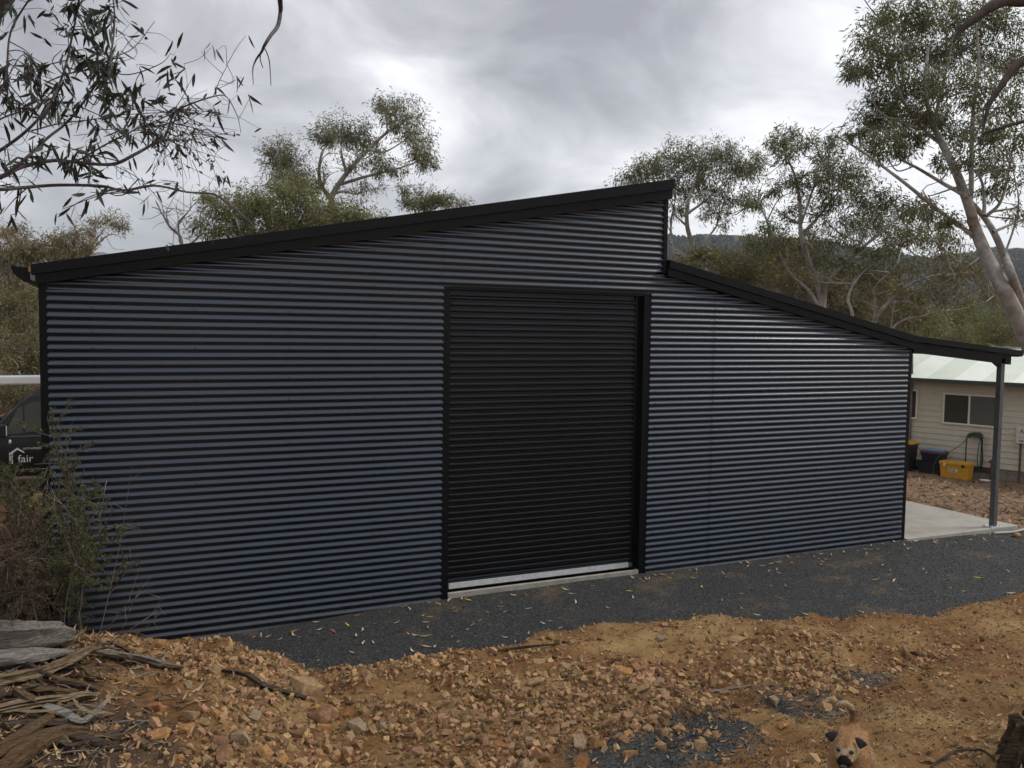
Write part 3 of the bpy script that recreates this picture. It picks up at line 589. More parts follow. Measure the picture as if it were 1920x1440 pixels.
tree('gum_tree', 'big leaning gum with smooth pale double trunk beyond the awning post', 17,
     [([(2010, 900), (1950, 700), (1908, 596), (1875, 529), (1846, 471), (1829, 429), (1817, 387), (1792, 321), (1767, 271), (1750, 233), (1735, 170), (1740, 90)], .24, .04),
      ([(1960, 700), (1922, 585), (1896, 512), (1883, 479), (1862, 433), (1842, 404), (1808, 367), (1770, 345), (1720, 315), (1690, 300)], .13, .03),
      ([(1823, 440), (1767, 400), (1700, 346), (1667, 321), (1621, 287), (1567, 254)], .06, .02),
      ([(1818, 390), (1821, 346), (1822, 270), (1825, 208), (1835, 120), (1830, 50)], .07, .03),
      ([(1845, 405), (1845, 370), (1836, 330), (1800, 300)], .05, .02), ([(1862, 435), (1910, 415), (1960, 395)], .04, .02), ([(1883, 479), (1900, 430), (1910, 380), (1900, 320)], .03, .015), ([(1850, 405), (1875, 380), (1890, 330), (1905, 240)], .05, .02),
      ([(1770, 275), (1720, 230), (1680, 160), (1660, 90)], .05, .02), ([(1750, 233), (1770, 150), (1790, 60)], .05, .02), ([(1720, 240), (1650, 210), (1625, 150)], .03, .012)],
     [(1640, 60, 34, 30), (1655, 25, 30, 24), (1700, 20, 38, 26), (1745, 30, 36, 30), (1790, 20, 38, 26), (1840, 25, 38, 30), (1890, 35, 36, 34), (1625, 110, 32, 22), (1605, 132, 22, 16), (1665, 110, 36, 30), (1710, 85, 38, 34), (1755, 95, 38, 34), (1800, 90, 38, 34), (1850, 95, 38, 34), (1900, 110, 34, 36), (1690, 150, 38, 30), (1735, 155, 38, 30), (1780, 150, 38, 30), (1830, 160, 36, 32), (1885, 180, 36, 36), (1650, 185, 34, 24), (1635, 215, 32, 22), (1680, 205, 36, 28), (1725, 205, 38, 28), (1615, 245, 24, 20), (1655, 250, 34, 22), (1700, 245, 34, 22), (1690, 280, 28, 16, .7), (1760, 215, 36, 26), (1640, 285, 22, 14, .7), (1800, 240, 36, 28), (1850, 240, 36, 30), (1900, 260, 34, 34), (1820, 285, 34, 22, .8), (1865, 300, 32, 24, .9), (1905, 330, 26, 26, .8), (1770, 300, 24, 16, .5), (1700, 385, 34, 20, .8), (1740, 395, 30, 20, .7), (1665, 365, 30, 20, .7), (1780, 405, 22, 14, .5), (1860, 350, 22, 18, .5), (1900, 400, 20, 18, .4)], dens=1.5, spread=1.3, L=.13, extra_br=40)

# near tree: pale grey branches that reach in over the bank
NT = Tree(); ND = 4.2
nb = at(-330, 1180, 4.4); nb = V(nb[0], nb[1], hz(nb[0], nb[1]) - .05)
trunk_pts = [nb, nb + V(-.1, .1, 1.2), at(-230, 330, 4.2), at(-130, 100, 4.1), at(-20, -10, 4.0), at(70, -160, 3.9), at(330, -330, 3.8)]
NT.limb(trunk_pts, .15, .07, 10, 6)
def nl_(pts, r0, r1, d=ND, keep=True, sides=6): return NT.limb([at(x, y, d + .18 * math.sin(i * 1.3 + pts[0][1] * .05)) for i, (x, y) in enumerate(pts)], r0 * .5, max(.001, r1 * .7), sides, 5, keep)
nl_([(-190, 300), (-80, 352), (0, 355), (40, 352), (110, 347), (190, 349), (232, 357), (290, 348), (350, 360), (400, 364), (430, 384), (470, 418), (482, 440)], .022, .003)
nl_([(-190, 300), (-60, 340), (0, 332), (40, 313), (100, 301), (150, 305), (210, 308), (250, 291), (290, 268), (310, 255), (325, 215), (345, 200), (400, 181), (425, 182), (445, 218), (452, 250)], .026, .002)
nl_([(-150, 260), (-40, 300), (0, 282), (50, 245), (90, 200), (118, 140), (135, 70), (150, -10)], .02, .006)
nl_([(0, 335), (45, 300), (90, 258), (130, 225), (180, 158), (205, 110), (215, 40), (210, -20)], .016, .005)
nl_([(-100, 200), (-20, 190), (10, 150), (20, 60), (60, -10)], .016, .006)
nl_([(60, 245), (110, 232), (165, 225), (215, 218), (250, 205)], .008, .003); nl_([(140, 305), (200, 270), (240, 250), (280, 232), (330, 232), (390, 250), (430, 280)], .009, .002)
nl_([(0, 285), (-20, 240), (20, 215), (70, 200), (110, 155)], .01, .004); nl_([(210, 308), (260, 335), (300, 378), (310, 410), (330, 440)], .004, .0015); nl_([(118, 140), (180, 130), (240, 140), (300, 120), (320, 100)], .008, .002); nl_([(205, 110), (250, 90), (290, 40)], .006, .002)
nl_([(320, 215), (350, 165), (345, 120)], .004, .0015); nl_([(400, 181), (412, 150), (425, 125), (427, 118)], .004, .0015)
def lance(T_, b, d, L, Wd):
    """sickle shaped gum leaf, four cross sections"""
    d = nrm(d); side = nrm(np.cross(d, rng.normal(size=3))); nn = np.cross(d, side); cv = rng.uniform(-.22, .22); cw = rng.uniform(-.15, .15); u = np.array([0, .22, .55, .82, 1.0]); w = np.array([.12, .8, 1.0, .55, .04]) * Wd * .5
    ctr = b + np.outer(u * L, d) + np.outer(cv * L * u * u, side) + np.outer(cw * L * u * u, nn)
    for i in range(4): T_.lv.append(np.array([ctr[i] - side * w[i], ctr[i + 1] - side * w[i + 1], ctr[i + 1] + side * w[i + 1], ctr[i] + side * w[i]]))
for (x, y, rx, ry, n) in [(150, 40, 55, 36, 46), (205, 25, 26, 40, 26), (110, 130, 40, 30, 20), (40, 120, 40, 40, 22), (15, 170, 30, 40, 18), (60, 195, 40, 30, 22), (160, 95, 40, 30, 28), (190, 135, 40, 26, 28), (235, 110, 34, 24, 14), (225, 165, 40, 26, 28), (270, 165, 36, 24, 26), (300, 130, 26, 18, 9), (140, 165, 40, 30, 22), (30, 200, 34, 30, 18), (90, 175, 34, 26, 16), (80, 265, 26, 30, 14), (105, 280, 22, 24, 12), (130, 300, 24, 20, 12), (175, 310, 26, 18, 14), (200, 285, 28, 22, 10), (240, 235, 36, 20, 18), (220, 190, 30, 26, 14), (120, 200, 24, 24, 9), (15, 315, 24, 24, 10), (10, 360, 20, 30, 9), (160, 350, 18, 12, 5), (60, 60, 40, 40, 10), (120, 395, 10, 14, 4), (360, 185, 14, 14, 5), (420, 255, 12, 12, 3), (15, 395, 14, 12, 4), (180, 220, 40, 20, 10), (-60, 150, 60, 90, 50), (-80, 320, 50, 60, 30), (100, -50, 90, 40, 60)]:
    c = at(x, y, ND + rng.uniform(-.35, .35)); k = ND / FPX; Ps = np.array([p for p, r in NT.samples])
    nt_ = max(2, n // 5)
    for q in range(nt_):
        e = c + rng.normal(size=3) * V(rx, rx, ry) * k * .55; j = np.argmin(np.linalg.norm(Ps - e, axis=1) + rng.random(len(Ps)) * .12); p0 = Ps[j]
        md = (p0 + e) / 2 + rng.normal(size=3) * .03; NT.limb([p0, md, e], .0035, .0015, 4, 3, False)
        for _ in range(int(np.ceil(n / nt_ * 1.25))):
            u = rng.uniform(.35, 1.05); b = p0 + (e - p0) * u + rng.normal(size=3) * .012
            lance(NT, b, nrm(e - p0) * .55 + V(0, 0, -.75) + rng.normal(size=3) * .45, rng.uniform(.06, .115), rng.uniform(.013, .019))
for _ in range(60):                                       # bare fruiting twigs
    s0 = at(rng.uniform(230, 350), rng.uniform(205, 270), ND + rng.uniform(-.15, .15)); Ps = np.array([p for p, r in NT.samples]); s0 = Ps[np.argmin(np.linalg.norm(Ps - s0, axis=1))]
    e = at(rng.uniform(280, 450), rng.uniform(210, 340), ND + rng.uniform(-.25, .25)); md = s0 + (e - s0) * .5 + V(0, 0, rng.uniform(0, .06)) + rng.normal(size=3) * .015
    P = NT.limb([s0, md, e], .0025, .001, 3, 4, False)
    for _ in range(2):
        p = P[rng.integers(len(P) // 2, len(P))]; NT.limb([p, p + rng.normal(size=3) * .006, p + rng.normal(size=3) * .01], .0045, .003, 4, 2, False)
for (x, y, x2, y2) in [(330, 230, 345, 400), (310, 260, 340, 330), (360, 300, 375, 350), (390, 300, 405, 340), (395, 400, 398, 460), (440, 400, 450, 450)]:
    NT.limb([at(x, y, ND), at((x + x2) / 2 + 4, (y + y2) / 2, ND), at(x2, y2, ND)], .0022, .001, 3, 4, False)
for _ in range(170):
    p, r = NT.samples[rng.integers(60, len(NT.samples))]; e = p + np.clip(rng.normal(size=3), -1.3, 1.3) * V(.10, .12, .08); NT.limb([p, (p + e) / 2 + rng.normal(size=3) * .025, e], .0018, .0008, 3, 3, False)
    for _ in range(rng.integers(0, 4)): lance(NT, e + rng.normal(size=3) * .01, V(0, 0, -.8) + rng.normal(size=3) * .5, rng.uniform(.05, .10), rng.uniform(.011, .017))
# twig that hangs from the limb overhead
nl_([(330, -330), (450, -180), (520, -70), (525, 0), (526, 20), (521, 48), (508, 66), (496, 85), (490, 98), (480, 112), (474, 130), (475, 158)], .03, .0025, 3.8)
nl_([(494, 88), (500, 98), (505, 115), (507, 140), (508, 160)], .006, .0025, 3.8); nl_([(489, 98), (488, 112), (493, 127)], .005, .003, 3.8); nl_([(490, 98), (483, 105), (478, 118)], .004, .003, 3.8)
NT.build('gum_tree', 'near gum whose long dark leaves and bare fruiting twigs hang over the bank', 'tree', None, nb, mat('near_bark', (.10, .085, .082), .85, .2, var=.4, vscale=14, bump=.3, bscale=60), M['leaf_near'])
# second near tree, only two dark limbs of it reach in
N2 = Tree(); n2 = at(2300, 1150, 7.0); n2 = V(n2[0], n2[1], hz(n2[0], n2[1]) - .05)
N2.limb([n2, n2 + V(.1, 0, 2.0), at(2230, 100, 7), at(2150, -160, 7)], .2, .1, 10, 6)
N2.limb([at(2200, 0, 7), at(2040, -20, 7), at(1920, 0, 7), at(1885, 0, 7), at(1850, 18, 7), at(1835, 30, 7), at(1808, 50, 7), at(1795, 65, 7), at(1789, 78, 7)], .07, .012, 8, 6)
N2.limb([at(2220, 60, 7), at(2050, 70, 7), at(1930, 110, 7), at(1900, 128, 7), at(1878, 160, 7), at(1858, 190, 7), at(1848, 220, 7), at(1842, 250, 7)], .055, .008, 8, 6)
N2.limb([at(1865, 178, 7), at(1846, 200, 7), at(1842, 235, 6.9)], .012, .005, 5, 4)
for _ in range(26): c = at(rng.uniform(2060, 2450), rng.uniform(-300, 300), 7 + rng.uniform(-1, 1)); N2.branch_to(c); N2.clump(c, V(.4, .4, .3), 12, 12, .1, .018, .9)
N2.build('gum_tree', 'near gum with two dark curved limbs reaching in front of the big leaning gum', 'tree', None, n2, M['barkdark'], M['leaf_near'])

# shrub in front of the wall
def shrub(name, label, base_px, tips, nst, leaf, L, Wd, seed_h, nleaf, cat='shrub', group=None, spread=.24):
    T = Tree(); b = gp(*base_px) + V(.1, .3, 0)
    for i in range(nst):
        tx, ty, td = tips[i % len(tips)]; e = at(tx + rng.normal() * 14 - 12, ty + rng.normal() * 18, td + rng.normal() * .25)
        b0 = b + V(rng.normal() * spread, rng.normal() * spread * .6, 0); b0[2] = hz(b0[0], b0[1]) - .02
        md = b0 + (e - b0) * .5 + rng.normal(size=3) * .12; P = T.limb([b0, md, e], .011, .003, 5, 6)
        for j in range(16):
            k = rng.integers(len(P) // 3, len(P)); p = P[k]; d = nrm(e - b0) * .5 + rng.normal(size=3) * .6; q = p + nrm(d) * rng.uniform(.1, .32); T.limb([p, (p + q) / 2 + rng.normal(size=3) * .02, q], .0035, .0012, 3, 2, False)
            if rng.random() < nleaf:
                n = 70; u = rng.uniform(.2, 1.0, n); bb = p + (q - p) * u[:, None] + rng.normal(size=(n, 3)) * .007
                T.leaves(bb, nrm(q - p) * .7 + rng.normal(size=(n, 3)) * .7, L * rng.uniform(.6, 1.3, n), Wd * rng.uniform(.7, 1.3, n))
    return T.build(name, label, cat, group, b, M['twig'], M[leaf], crown='foliage', trunk='stems')
M['twig'] = mat('shrub_twig', (.12, .095, .08), .9, .2, var=.4, vscale=10)
shrub('shrub', 'scraggly olive heath shrub with bare twigs in front of the shed wall', (60, 1180), [(125, 820, 6.2), (105, 880, 6.1), (150, 880, 6.3), (60, 905, 6.1), (30, 915, 5.9), (170, 930, 6.3), (120, 940, 6.1), (60, 960, 5.9), (225, 975, 6.3), (10, 980, 6), (90, 1000, 6), (140, 1010, 6.2), (160, 1040, 6.2), (-30, 880, 6), (-40, 1000, 5.9), (20, 905, 6.0), (40, 1040, 5.9), (100, 1060, 6)], 50, 'leaf_shrub', .026, .008, 0, .66)
M['leaf_rust'] = leafmat('rust_leaf', (.11, .075, .045), .5, .15)
shrub('shrub', 'low rusty brown shrub beside the weathered log', (0, 1185), [(-20, 960, 5.6), (20, 980, 5.7), (40, 1020, 5.7), (-10, 1040, 5.6), (60, 1080, 5.8), (30, 1100, 5.7), (80, 1120, 5.8)], 34, 'leaf_rust', .022, .007, 0, .6)
T = Tree(); b = gp(150, 1215)
for (x, y) in [(248, 872), (140, 780), (200, 900), (300, 1120), (270, 1080), (240, 1130), (290, 1150)]:
    e = at(x, y, 6.3); b0 = b + V(rng.normal() * .18, rng.normal() * .1, -.02); P = T.limb([b0, b0 + (e - b0) * .5 + rng.normal(size=3) * .08, e], .004, .001, 4, 6)
    for _ in range(5): p = P[rng.integers(6, len(P))]; q = p + rng.normal(size=3) * .09 + V(0, 0, .05); T.limb([p, (p + q) / 2, q], .002, .0008, 3, 2, False)
T.build('dead_shrub', 'leafless pale twigs spraying across the lower wall sheets', 'shrub', None, b, M['deadwood'], None, trunk='stems')

# ------------------------------------------------------------------ cream house
HP = V(18.727, 9.108, 0); HROT = math.atan2(-.953, .304); HGZ = -1.03
HO = thing('house', 'single-storey cream weatherboard house with pale green metal roof', 'house', (HP[0], HP[1], HGZ), HROT)
def hb(mb, name, m, parent=None, **k):
    mb.v = [(a, b, c - HGZ) for a, b, c in mb.v]; return mb.build(name, m, parent or HO, **k)
def hbx(name, m, *a, parent=None, **k): return hb(MB().box(*a), name, m, parent, **k)
def house_world(x, y, z): 
    c_, s_ = math.cos(HROT), math.sin(HROT); return V(HP[0] + c_ * x - s_ * y, HP[1] + s_ * x + c_ * y, z)
M['cream'] = mat('cream_board', (.58, .54, .43), .7, .3, var=.08, vscale=4)
M['house_dark'] = mat('gutter_green', (.05, .065, .055), .5, .4)
M['roofpale'] = mat('pale_roof', (.60, .65, .56), .5, .4, var=.05, vscale=1.5)
M['roofpale2'] = mat('pale_roof_strip', (.72, .76, .68), .5, .4, var=.05, vscale=1.5)
M['white'] = mat('white_frame', (.72, .70, .63), .5, .4)
M['glass'] = mat('window_glass', (.03, .034, .034), .08, .8)
M['blind'] = mat('window_blind', (.10, .10, .092), .25, .6)
M['brickbase'] = mat('house_base', (.25, .22, .18), .9, .2, var=.3, vscale=10)
H0, H1 = -7.0, 7.0
hbx('wall', M['cream'], H0, H1, .05, 6, -.72, 1.70)
zb = -.72; 
while zb < 1.62:
    hb(MB().prism([(0, 0), (0, 0)], 0, 0) if False else MB().add([(H0, -.012, zb), (H1, -.012, zb), (H1, .03, zb), (H0, .03, zb), (H0, .012, zb + .168), (H1, .012, zb + .168), (H1, .03, zb + .168), (H0, .03, zb + .168)], [(0, 1, 5, 4), (0, 3, 2, 1), (4, 5, 6, 7), (0, 4, 7, 3), (1, 2, 6, 5)]), 'weatherboard', M['cream']); zb += .168
hbx('foundation', M['brickbase'], H0 + .02, H1 - .02, .03, 6, -1.3, -.725)
hbx('base_rail', M['house_dark'], H0, 2.25, -.02, .025, -.86, -.74)
def window(x0, x1, z0, z1, mull, panes):
    w = hb(MB().box(x0, x1, -.045, .02, z1 - .05, z1).box(x0, x1, -.06, .02, z0, z0 + .05).box(x0, x0 + .045, -.045, .02, z0 + .05, z1 - .05).box(x1 - .045, x1, -.045, .02, z0 + .05, z1 - .05), 'window', M['white'])
    if mull: hbx('mullion', M['white'], mull - .025, mull + .025, -.04, .015, z0 + .05, z1 - .05, parent=w)
    for (a, b, m) in panes: hbx('pane', M[m], a, b, -.02, -.014, z0 + .05, z1 - .05, parent=w)
window(.67, 2.15, .44, 1.36, 1.40, [(.715, 1.375, 'glass'), (1.425, 2.105, 'blind')])
window(-1.35, -.07, .50, 1.40, -.7, [(-1.305, -.725, 'glass'), (-.675, -.115, 'glass')])
window(4.2, 5.6, .44, 1.36, 4.9, [(4.245, 4.875, 'glass'), (4.925, 5.555, 'blind')])
hbx('gutter', M['house_dark'], H0 - .3, H1 + .3, -.50, -.38, 1.66, 1.775); hbx('eave_lining', M['house_dark'], H0, H1, -.38, .05, 1.655, 1.67)
xs_ = H0 - .3; k = 0
while xs_ < H1 + .2:
    w_ = .762; n = 20; vs = []
    for i in range(n + 1): x = xs_ + w_ * i / n; dz = .010 * math.cos(2 * math.pi * i / 2); vs += [(x, -.44, 1.765 + dz), (x, 3.0, 2.70 + dz)]
    hb(MB().add(vs, [(2 * i, 2 * i + 1, 2 * i + 3, 2 * i + 2) for i in range(n)]), 'roof_sheet', M['roofpale2' if k % 2 else 'roofpale']); xs_ += w_; k += 1
hb(MB().add([(H0 - .3, 3.0, 2.70), (H1 + .3, 3.0, 2.70), (H1 + .3, 6.4, 1.77), (H0 - .3, 6.4, 1.77)], [(0, 1, 2, 3)]), 'back_roof', M['roofpale'])
hbx('ridge_cap', M['roofpale'], H0 - .3, H1 + .3, 2.88, 3.12, 2.69, 2.735)
def text(name, s, size, m, parent, loc, rot, ext=.001, align='LEFT'):
    c_ = bpy.data.curves.new(name, 'FONT'); c_.body = s; c_.size = size; c_.extrude = ext; c_.align_x = align
    to = bpy.data.objects.new('tmp', c_); COL.objects.link(to); bpy.context.view_layer.update()
    me = bpy.data.meshes.new_from_object(to.evaluated_get(bpy.context.evaluated_depsgraph_get())); bpy.data.objects.remove(to)
    me.materials.clear(); return obj(name, me, m, parent, loc, rot)
M['ink'] = mat('black_ink', (.02, .02, .022), .6); M['blue_ink'] = mat('blue_ink', (.05, .09, .3), .6)
# meter box on the wall
mbx = hbx('meter_box', mat('meter_grey', (.60, .58, .52), .6, var=.1, vscale=6), 2.70, 3.25, -.16, -.02, .08, .56)
hbx('door_seam', M['ink'], 2.74, 3.21, -.162, -.158, .24, .246, parent=mbx)
text('lettering', 'A', .17, M['ink'], mbx, (2.78, -.164, .36 - HGZ), (R(90), 0, 0)); text('lettering', 'NO 43', .09, M['ink'], mbx, (2.78, -.164, .12 - HGZ), (R(90), 0, 0))
M['rustpipe'] = mat('brown_pipe', (.13, .045, .035), .6, var=.3)
hb(MB().tube([(2.80, -.07, -1.03), (2.80, -.07, .08)], .03, 8), 'service_pipe', M['rustpipe'])
def on_house(name, label, cat, x, y, z=HGZ): return thing(name, label, cat, house_world(x, y, z), HROT)
gy_ = lambda x, y: float(topz(*house_world(x, y, 0)[:2]))
# wheelie bin
z_ = gy_(-.1, -.5); t = on_house('wheelie_bin', 'black wheelie bin with yellow lid against the house', 'bin', -.10, -.62, z_)
M['blackpl'] = mat('black_plastic', (.012, .013, .013), .5, .4); M['yellow'] = mat('yellow_plastic', (.62, .32, .02), .45, .5, var=.12, vscale=5)
bmx = MB().add([(-.2, -.22, .04), (.2, -.22, .04), (.2, .2, .04), (-.2, .2, .04), (-.25, -.29, .82), (.25, -.29, .82), (.25, .26, .82), (-.25, .26, .82)], [(3, 2, 1, 0), (4, 5, 6, 7), (0, 1, 5, 4), (1, 2, 6, 5), (2, 3, 7, 6), (3, 0, 4, 7)]); bmx.build('body', M['blackpl'], t, bevel=.02)
MB().box(-.265, .265, -.305, .275, .80, .835).build('rim', M['blackpl'], t, bevel=.01)
l_ = MB().prism([(-.27, .836), (.27, .836), (.25, .88), (.1, .91), (-.1, .91), (-.25, .88)], -.31, .28).build('lid', M['yellow'], t, bevel=.008)
st = MB().add([(-.08, -.268, .42), (.16, -.268, .42), (.13, -.281, .56), (-.05, -.281, .56)], [(0, 1, 2, 3)]).build('sticker', mat('sticker', (.62, .58, .30), .6), t)
text('lettering', '48', .11, M['ink'], t, (-.03, -.278, .45), (R(96), 0, 0))
for s in (-1, 1): MB().tube([(s * .20 - .03, .24, .09), (s * .20 + .03, .24, .09)], .09, 14).build('wheel', M['blackpl'], t)
MB().tube([(-.2, .30, .86), (.2, .30, .86)], .016, 8).build('handle', M['blackpl'], t)
# stacked tubs
def tub(label, x, y, z, w, d, hh, lid=None):
    t = on_house('storage_tub', label, 'tub', x, y, z); MB().add([(-w * .44, -d * .44, 0), (w * .44, -d * .44, 0), (w * .44, d * .44, 0), (-w * .44, d * .44, 0), (-w / 2, -d / 2, hh), (w / 2, -d / 2, hh), (w / 2, d / 2, hh), (-w / 2, d / 2, hh)], [(3, 2, 1, 0), (4, 5, 6, 7), (0, 1, 5, 4), (1, 2, 6, 5), (2, 3, 7, 6), (3, 0, 4, 7)]).build('body', M['blackpl'], t, bevel=.015)
    MB().box(-w / 2 - .02, w / 2 + .02, -d / 2 - .02, d / 2 + .02, hh - .035, hh).build('rim', M['blackpl'], t, bevel=.008)
    if lid: MB().box(-w / 2 - .025, w / 2 + .025, -d / 2 - .025, d / 2 + .025, hh + .001, hh + .055).build('lid', lid, t, bevel=.014)
    return t
z_ = gy_(.62, -.45); tub('lower black storage tub of the stack against the house', .60, -.45, z_, .72, .45, .36)
tub('upper black storage tub with purple lid, standing on another tub', .64, -.43, z_ + .361, .62, .42, .27, mat('purple_lid', (.16, .025, .09), .45))
o = MB().box(-.28, .28, -.19, .19, 0, .04).build('tub_lid', mat('blue_lid', (.14, .27, .42), .45), None, bevel=.012, loc=house_world(.66, -.40, z_ + .361 + .327), rot=(0, 0, HROT)); tag(o, 'loose pale blue lid lying on the purple-lidded tub', 'lid')
# yellow box
z_ = gy_(1.34, -.55); t = on_house('storage_box', 'yellow plastic tool box with white label beside the stacked tubs', 'box', 1.34, -.60, z_)
MB().add([(-.36, -.2, .0), (.36, -.2, .0), (.36, .2, .0), (-.36, .2, .0), (-.39, -.225, .40), (.39, -.225, .40), (.39, .225, .40), (-.39, .225, .40)], [(3, 2, 1, 0), (4, 5, 6, 7), (0, 1, 5, 4), (1, 2, 6, 5), (2, 3, 7, 6), (3, 0, 4, 7)]).build('body', M['yellow'], t, bevel=.02)
MB().box(-.41, .41, -.245, .245, .401, .49).build('lid', M['yellow'], t, bevel=.02)
for x in (-.25, .25): MB().box(x - .035, x + .035, -.256, -.243, .36, .44).build('latch', M['blackpl'] if x > 0 else M['white'], t, bevel=.004)
lb_ = MB().add([(-.14, -.2175, .19), (.10, -.2175, .19), (.10, -.223, .29), (-.14, -.223, .29)], [(0, 1, 2, 3)]).build('label_plate', M['white'], t)
text('lettering', 'SCALES', .05, M['blue_ink'], t, (-.125, -.224, .245), (R(94), 0, 0)); text('lettering', 'BY MAIL', .052, M['ink'], t, (-.125, -.2215, .200), (R(94), 0, 0))
# hose on its hanger
M['hose'] = mat('green_hose', (.02, .05, .035), .45)
t = on_house('garden_hose', 'dark green garden hose looped over a wall hanger', 'hose', 1.62, -.06, -.2)
MB().prism([(-.18, .30), (-.16, .43), (-.06, .47), (.10, .47), (.18, .42), (.2, .30), (.15, .30), (.12, .36), (-.11, .36), (-.14, .30)], -.12, .03).build('hanger', M['hose'], t)
for k in range(5):
    a = .17 + .008 * k; y = -.03 - .02 * k
    pts = smooth_path([(-a, y, .34), (-a - .01, y, -.1), (-a + .02, y, -.45 - .03 * k), (0.02, y, -.56 - .03 * k), (a + .02, y, -.45), (a + .03, y, 0), (a, y, .36), (0, y, .45), (-a, y, .36)] if k > 2 else [(a, y, .40), (a + .02 * k, y, 0), (a + .03 * k, y, -.4), (a - .04, y, -.55 - .04 * k), (a - .09, y, -.3), (a - .06, y, .1), (a, y, .40)], 6)
    MB().tube(pts, .011, 6).build('hose_loop', M['hose'], t, smooth=True)
MB().tube(smooth_path([(-.16, -.10, .36), (-.30, -.15, .12), (-.48, -.55, -.1), (-.70, -.78, -.25), (-.78, -.84, -.5), (-.82, -.86, -.74)], 8), .011, 6).build('hose_end', M['hose'], t, smooth=True)
z_ = gy_(2.1, -.2); t = on_house('garden_tap', 'rusty red tap standing beside the hose', 'tap', 2.10, -.12, z_)
MB().tube([(0, 0, 0), (0, 0, .50)], .03, 8).build('riser', M['rustpipe'], t); MB().tube([(-.06, 0, .50), (0, 0, .57), (.06, 0, .50)], .035, 8).build('tap_head', M['rustpipe'], t)
z_ = gy_(2.15, -.7); bm_ = bmesh.new(); bmesh.ops.create_cone(bm_, segments=24, radius1=.10, radius2=.15, depth=.05, cap_ends=True)
bmesh.ops.inset_region(bm_, faces=[f for f in bm_.faces if f.normal.z > .9], thickness=.012, depth=-.03); m_ = bpy.data.meshes.new('pet_bowl'); bm_.to_mesh(m_); bm_.free()
tag(obj('pet_bowl', m_, M['galv'], None, house_world(2.12, -.65, z_ + .027)), 'small pale metal bowl on the ground below the tap', 'bowl')
# grey conduit by the slab
p = [V(9.3, -.14, -.07), V(9.8, -.16, -.075), V(10.2, -.12, -.06), V(10.32, .02, .10), V(10.42, .1, .30), V(10.7, .1, .42), V(11.1, .05, .40)]
p[0][2] = topz(*p[0][:2]) + .02; p[1][2] = topz(*p[1][:2]) + .02; p.append(V(11.9, .0, topz(11.9, 0) + .02))
tag(MB().tube(smooth_path(p, 8), .022, 10).build('conduit', mat('grey_conduit', (.30, .31, .31), .5), None, smooth=True), 'grey flexible conduit curling past the corner of the awning slab', 'conduit')

# ------------------------------------------------------------------ van and what it carries
VY, VZ = 9.30, topz(-5.2, 10.2)
VN = thing('van', 'black panel van parked behind the left end of the shed', 'van', (-3.4, VY + .95, VZ))
M['vanpaint'] = mat('van_paint', (.008, .009, .010), .25, .4); M['rubber'] = mat('tyre', (.012, .012, .012), .8); M['vglass'] = mat('van_glass', (.075, .09, .085), .04, .9)
K = lambda x: x + 3.4
side = [(-6.35, .35), (-6.45, .75), (-6.30, 1.02), (-5.62, 1.16), (-5.35, 1.40), (-5.02, 1.76), (-4.86, 1.88), (-4.55, 1.96), (-4.0, 1.99), (-1.2, 1.98), (-1.10, 1.85), (-1.06, .45), (-1.2, .32)]
side = [(K(x), z - VZ * 0) for x, z in side]
b_ = MB().prism(side, -.95, .95).build('body', M['vanpaint'], VN, bevel=.035, smooth=True)
MB().add([(K(x), -.962, z) for x, z in [(-5.30, 1.14), (-4.98, 1.18), (-4.98, 1.68), (-5.06, 1.64)]], [(0, 1, 2, 3)]).build('quarter_window', M['vglass'], VN)
MB().add([(K(x), -.962, z) for x, z in [(-4.95, 1.18), (-4.28, 1.26), (-4.28, 1.76), (-4.80, 1.76), (-4.95, 1.70)]], [(0, 1, 2, 3, 4)]).build('door_window', M['vglass'], VN)
MB().add([(K(-5.60), -.8, 1.20), (K(-5.60), .8, 1.20), (K(-5.05), .72, 1.785), (K(-5.05), -.72, 1.785)], [(0, 1, 2, 3)]).build('windscreen', M['vglass'], VN)
MB().box(K(-5.33), K(-4.2), -.972, -.955, 1.10, 1.125).build('window_trim', mat('grey_trim', (.10, .105, .11), .5), VN)
MB().box(K(-4.22), K(-4.20), -.957, -.945, .5, 1.85).build('door_gap', M['ink'], VN); MB().box(K(-4.45), K(-4.28), -.985, -.955, 1.0, 1.04).build('door_handle', M['blackpl'], VN)
mr = MB().box(K(-5.42), K(-5.24), -1.18, -1.02, 1.12, 1.36).build('mirror', M['blackpl'], VN, bevel=.03); MB().tube([(K(-5.30), -1.03, 1.16), (K(-5.26), -.94, 1.14)], .025, 8).build('mirror_arm', M['blackpl'], mr); MB().box(K(-5.245), K(-5.235), -1.16, -1.04, 1.15, 1.33).build('mirror_glass', M['galv'], mr)
bm_ = bmesh.new(); bmesh.ops.create_uvsphere(bm_, u_segments=12, v_segments=8, radius=.035); bmesh.ops.scale(bm_, vec=(.7, .8, 1.2), verts=bm_.verts); m_ = bpy.data.meshes.new('indicator'); bm_.to_mesh(m_); bm_.free(); obj('indicator', m_, M['white'], VN, (K(-5.20), -.985, 1.02))
for x in (-5.75, -2.2):
    for s in (-1, 1): w_ = MB().tube([(K(x), s * .80, .33), (K(x), s * .97, .33)], .33, 24).build('wheel', M['rubber'], VN); MB().tube([(K(x), s * .972, .33), (K(x), s * .978, .33)], .2, 18).build('rim', M['galv'], w_)
MB().box(K(-6.47), K(-6.40), -.85, .85, .42, .62).build('bumper', M['blackpl'], VN, bevel=.02)
for s in (-.75, .75): MB().box(K(-6.40), K(-6.22), s - .14, s + .14, .78, .95).build('headlight', M['white'], VN, bevel=.03)
M['vinyl'] = mat('white_vinyl', (.72, .71, .66), .5)
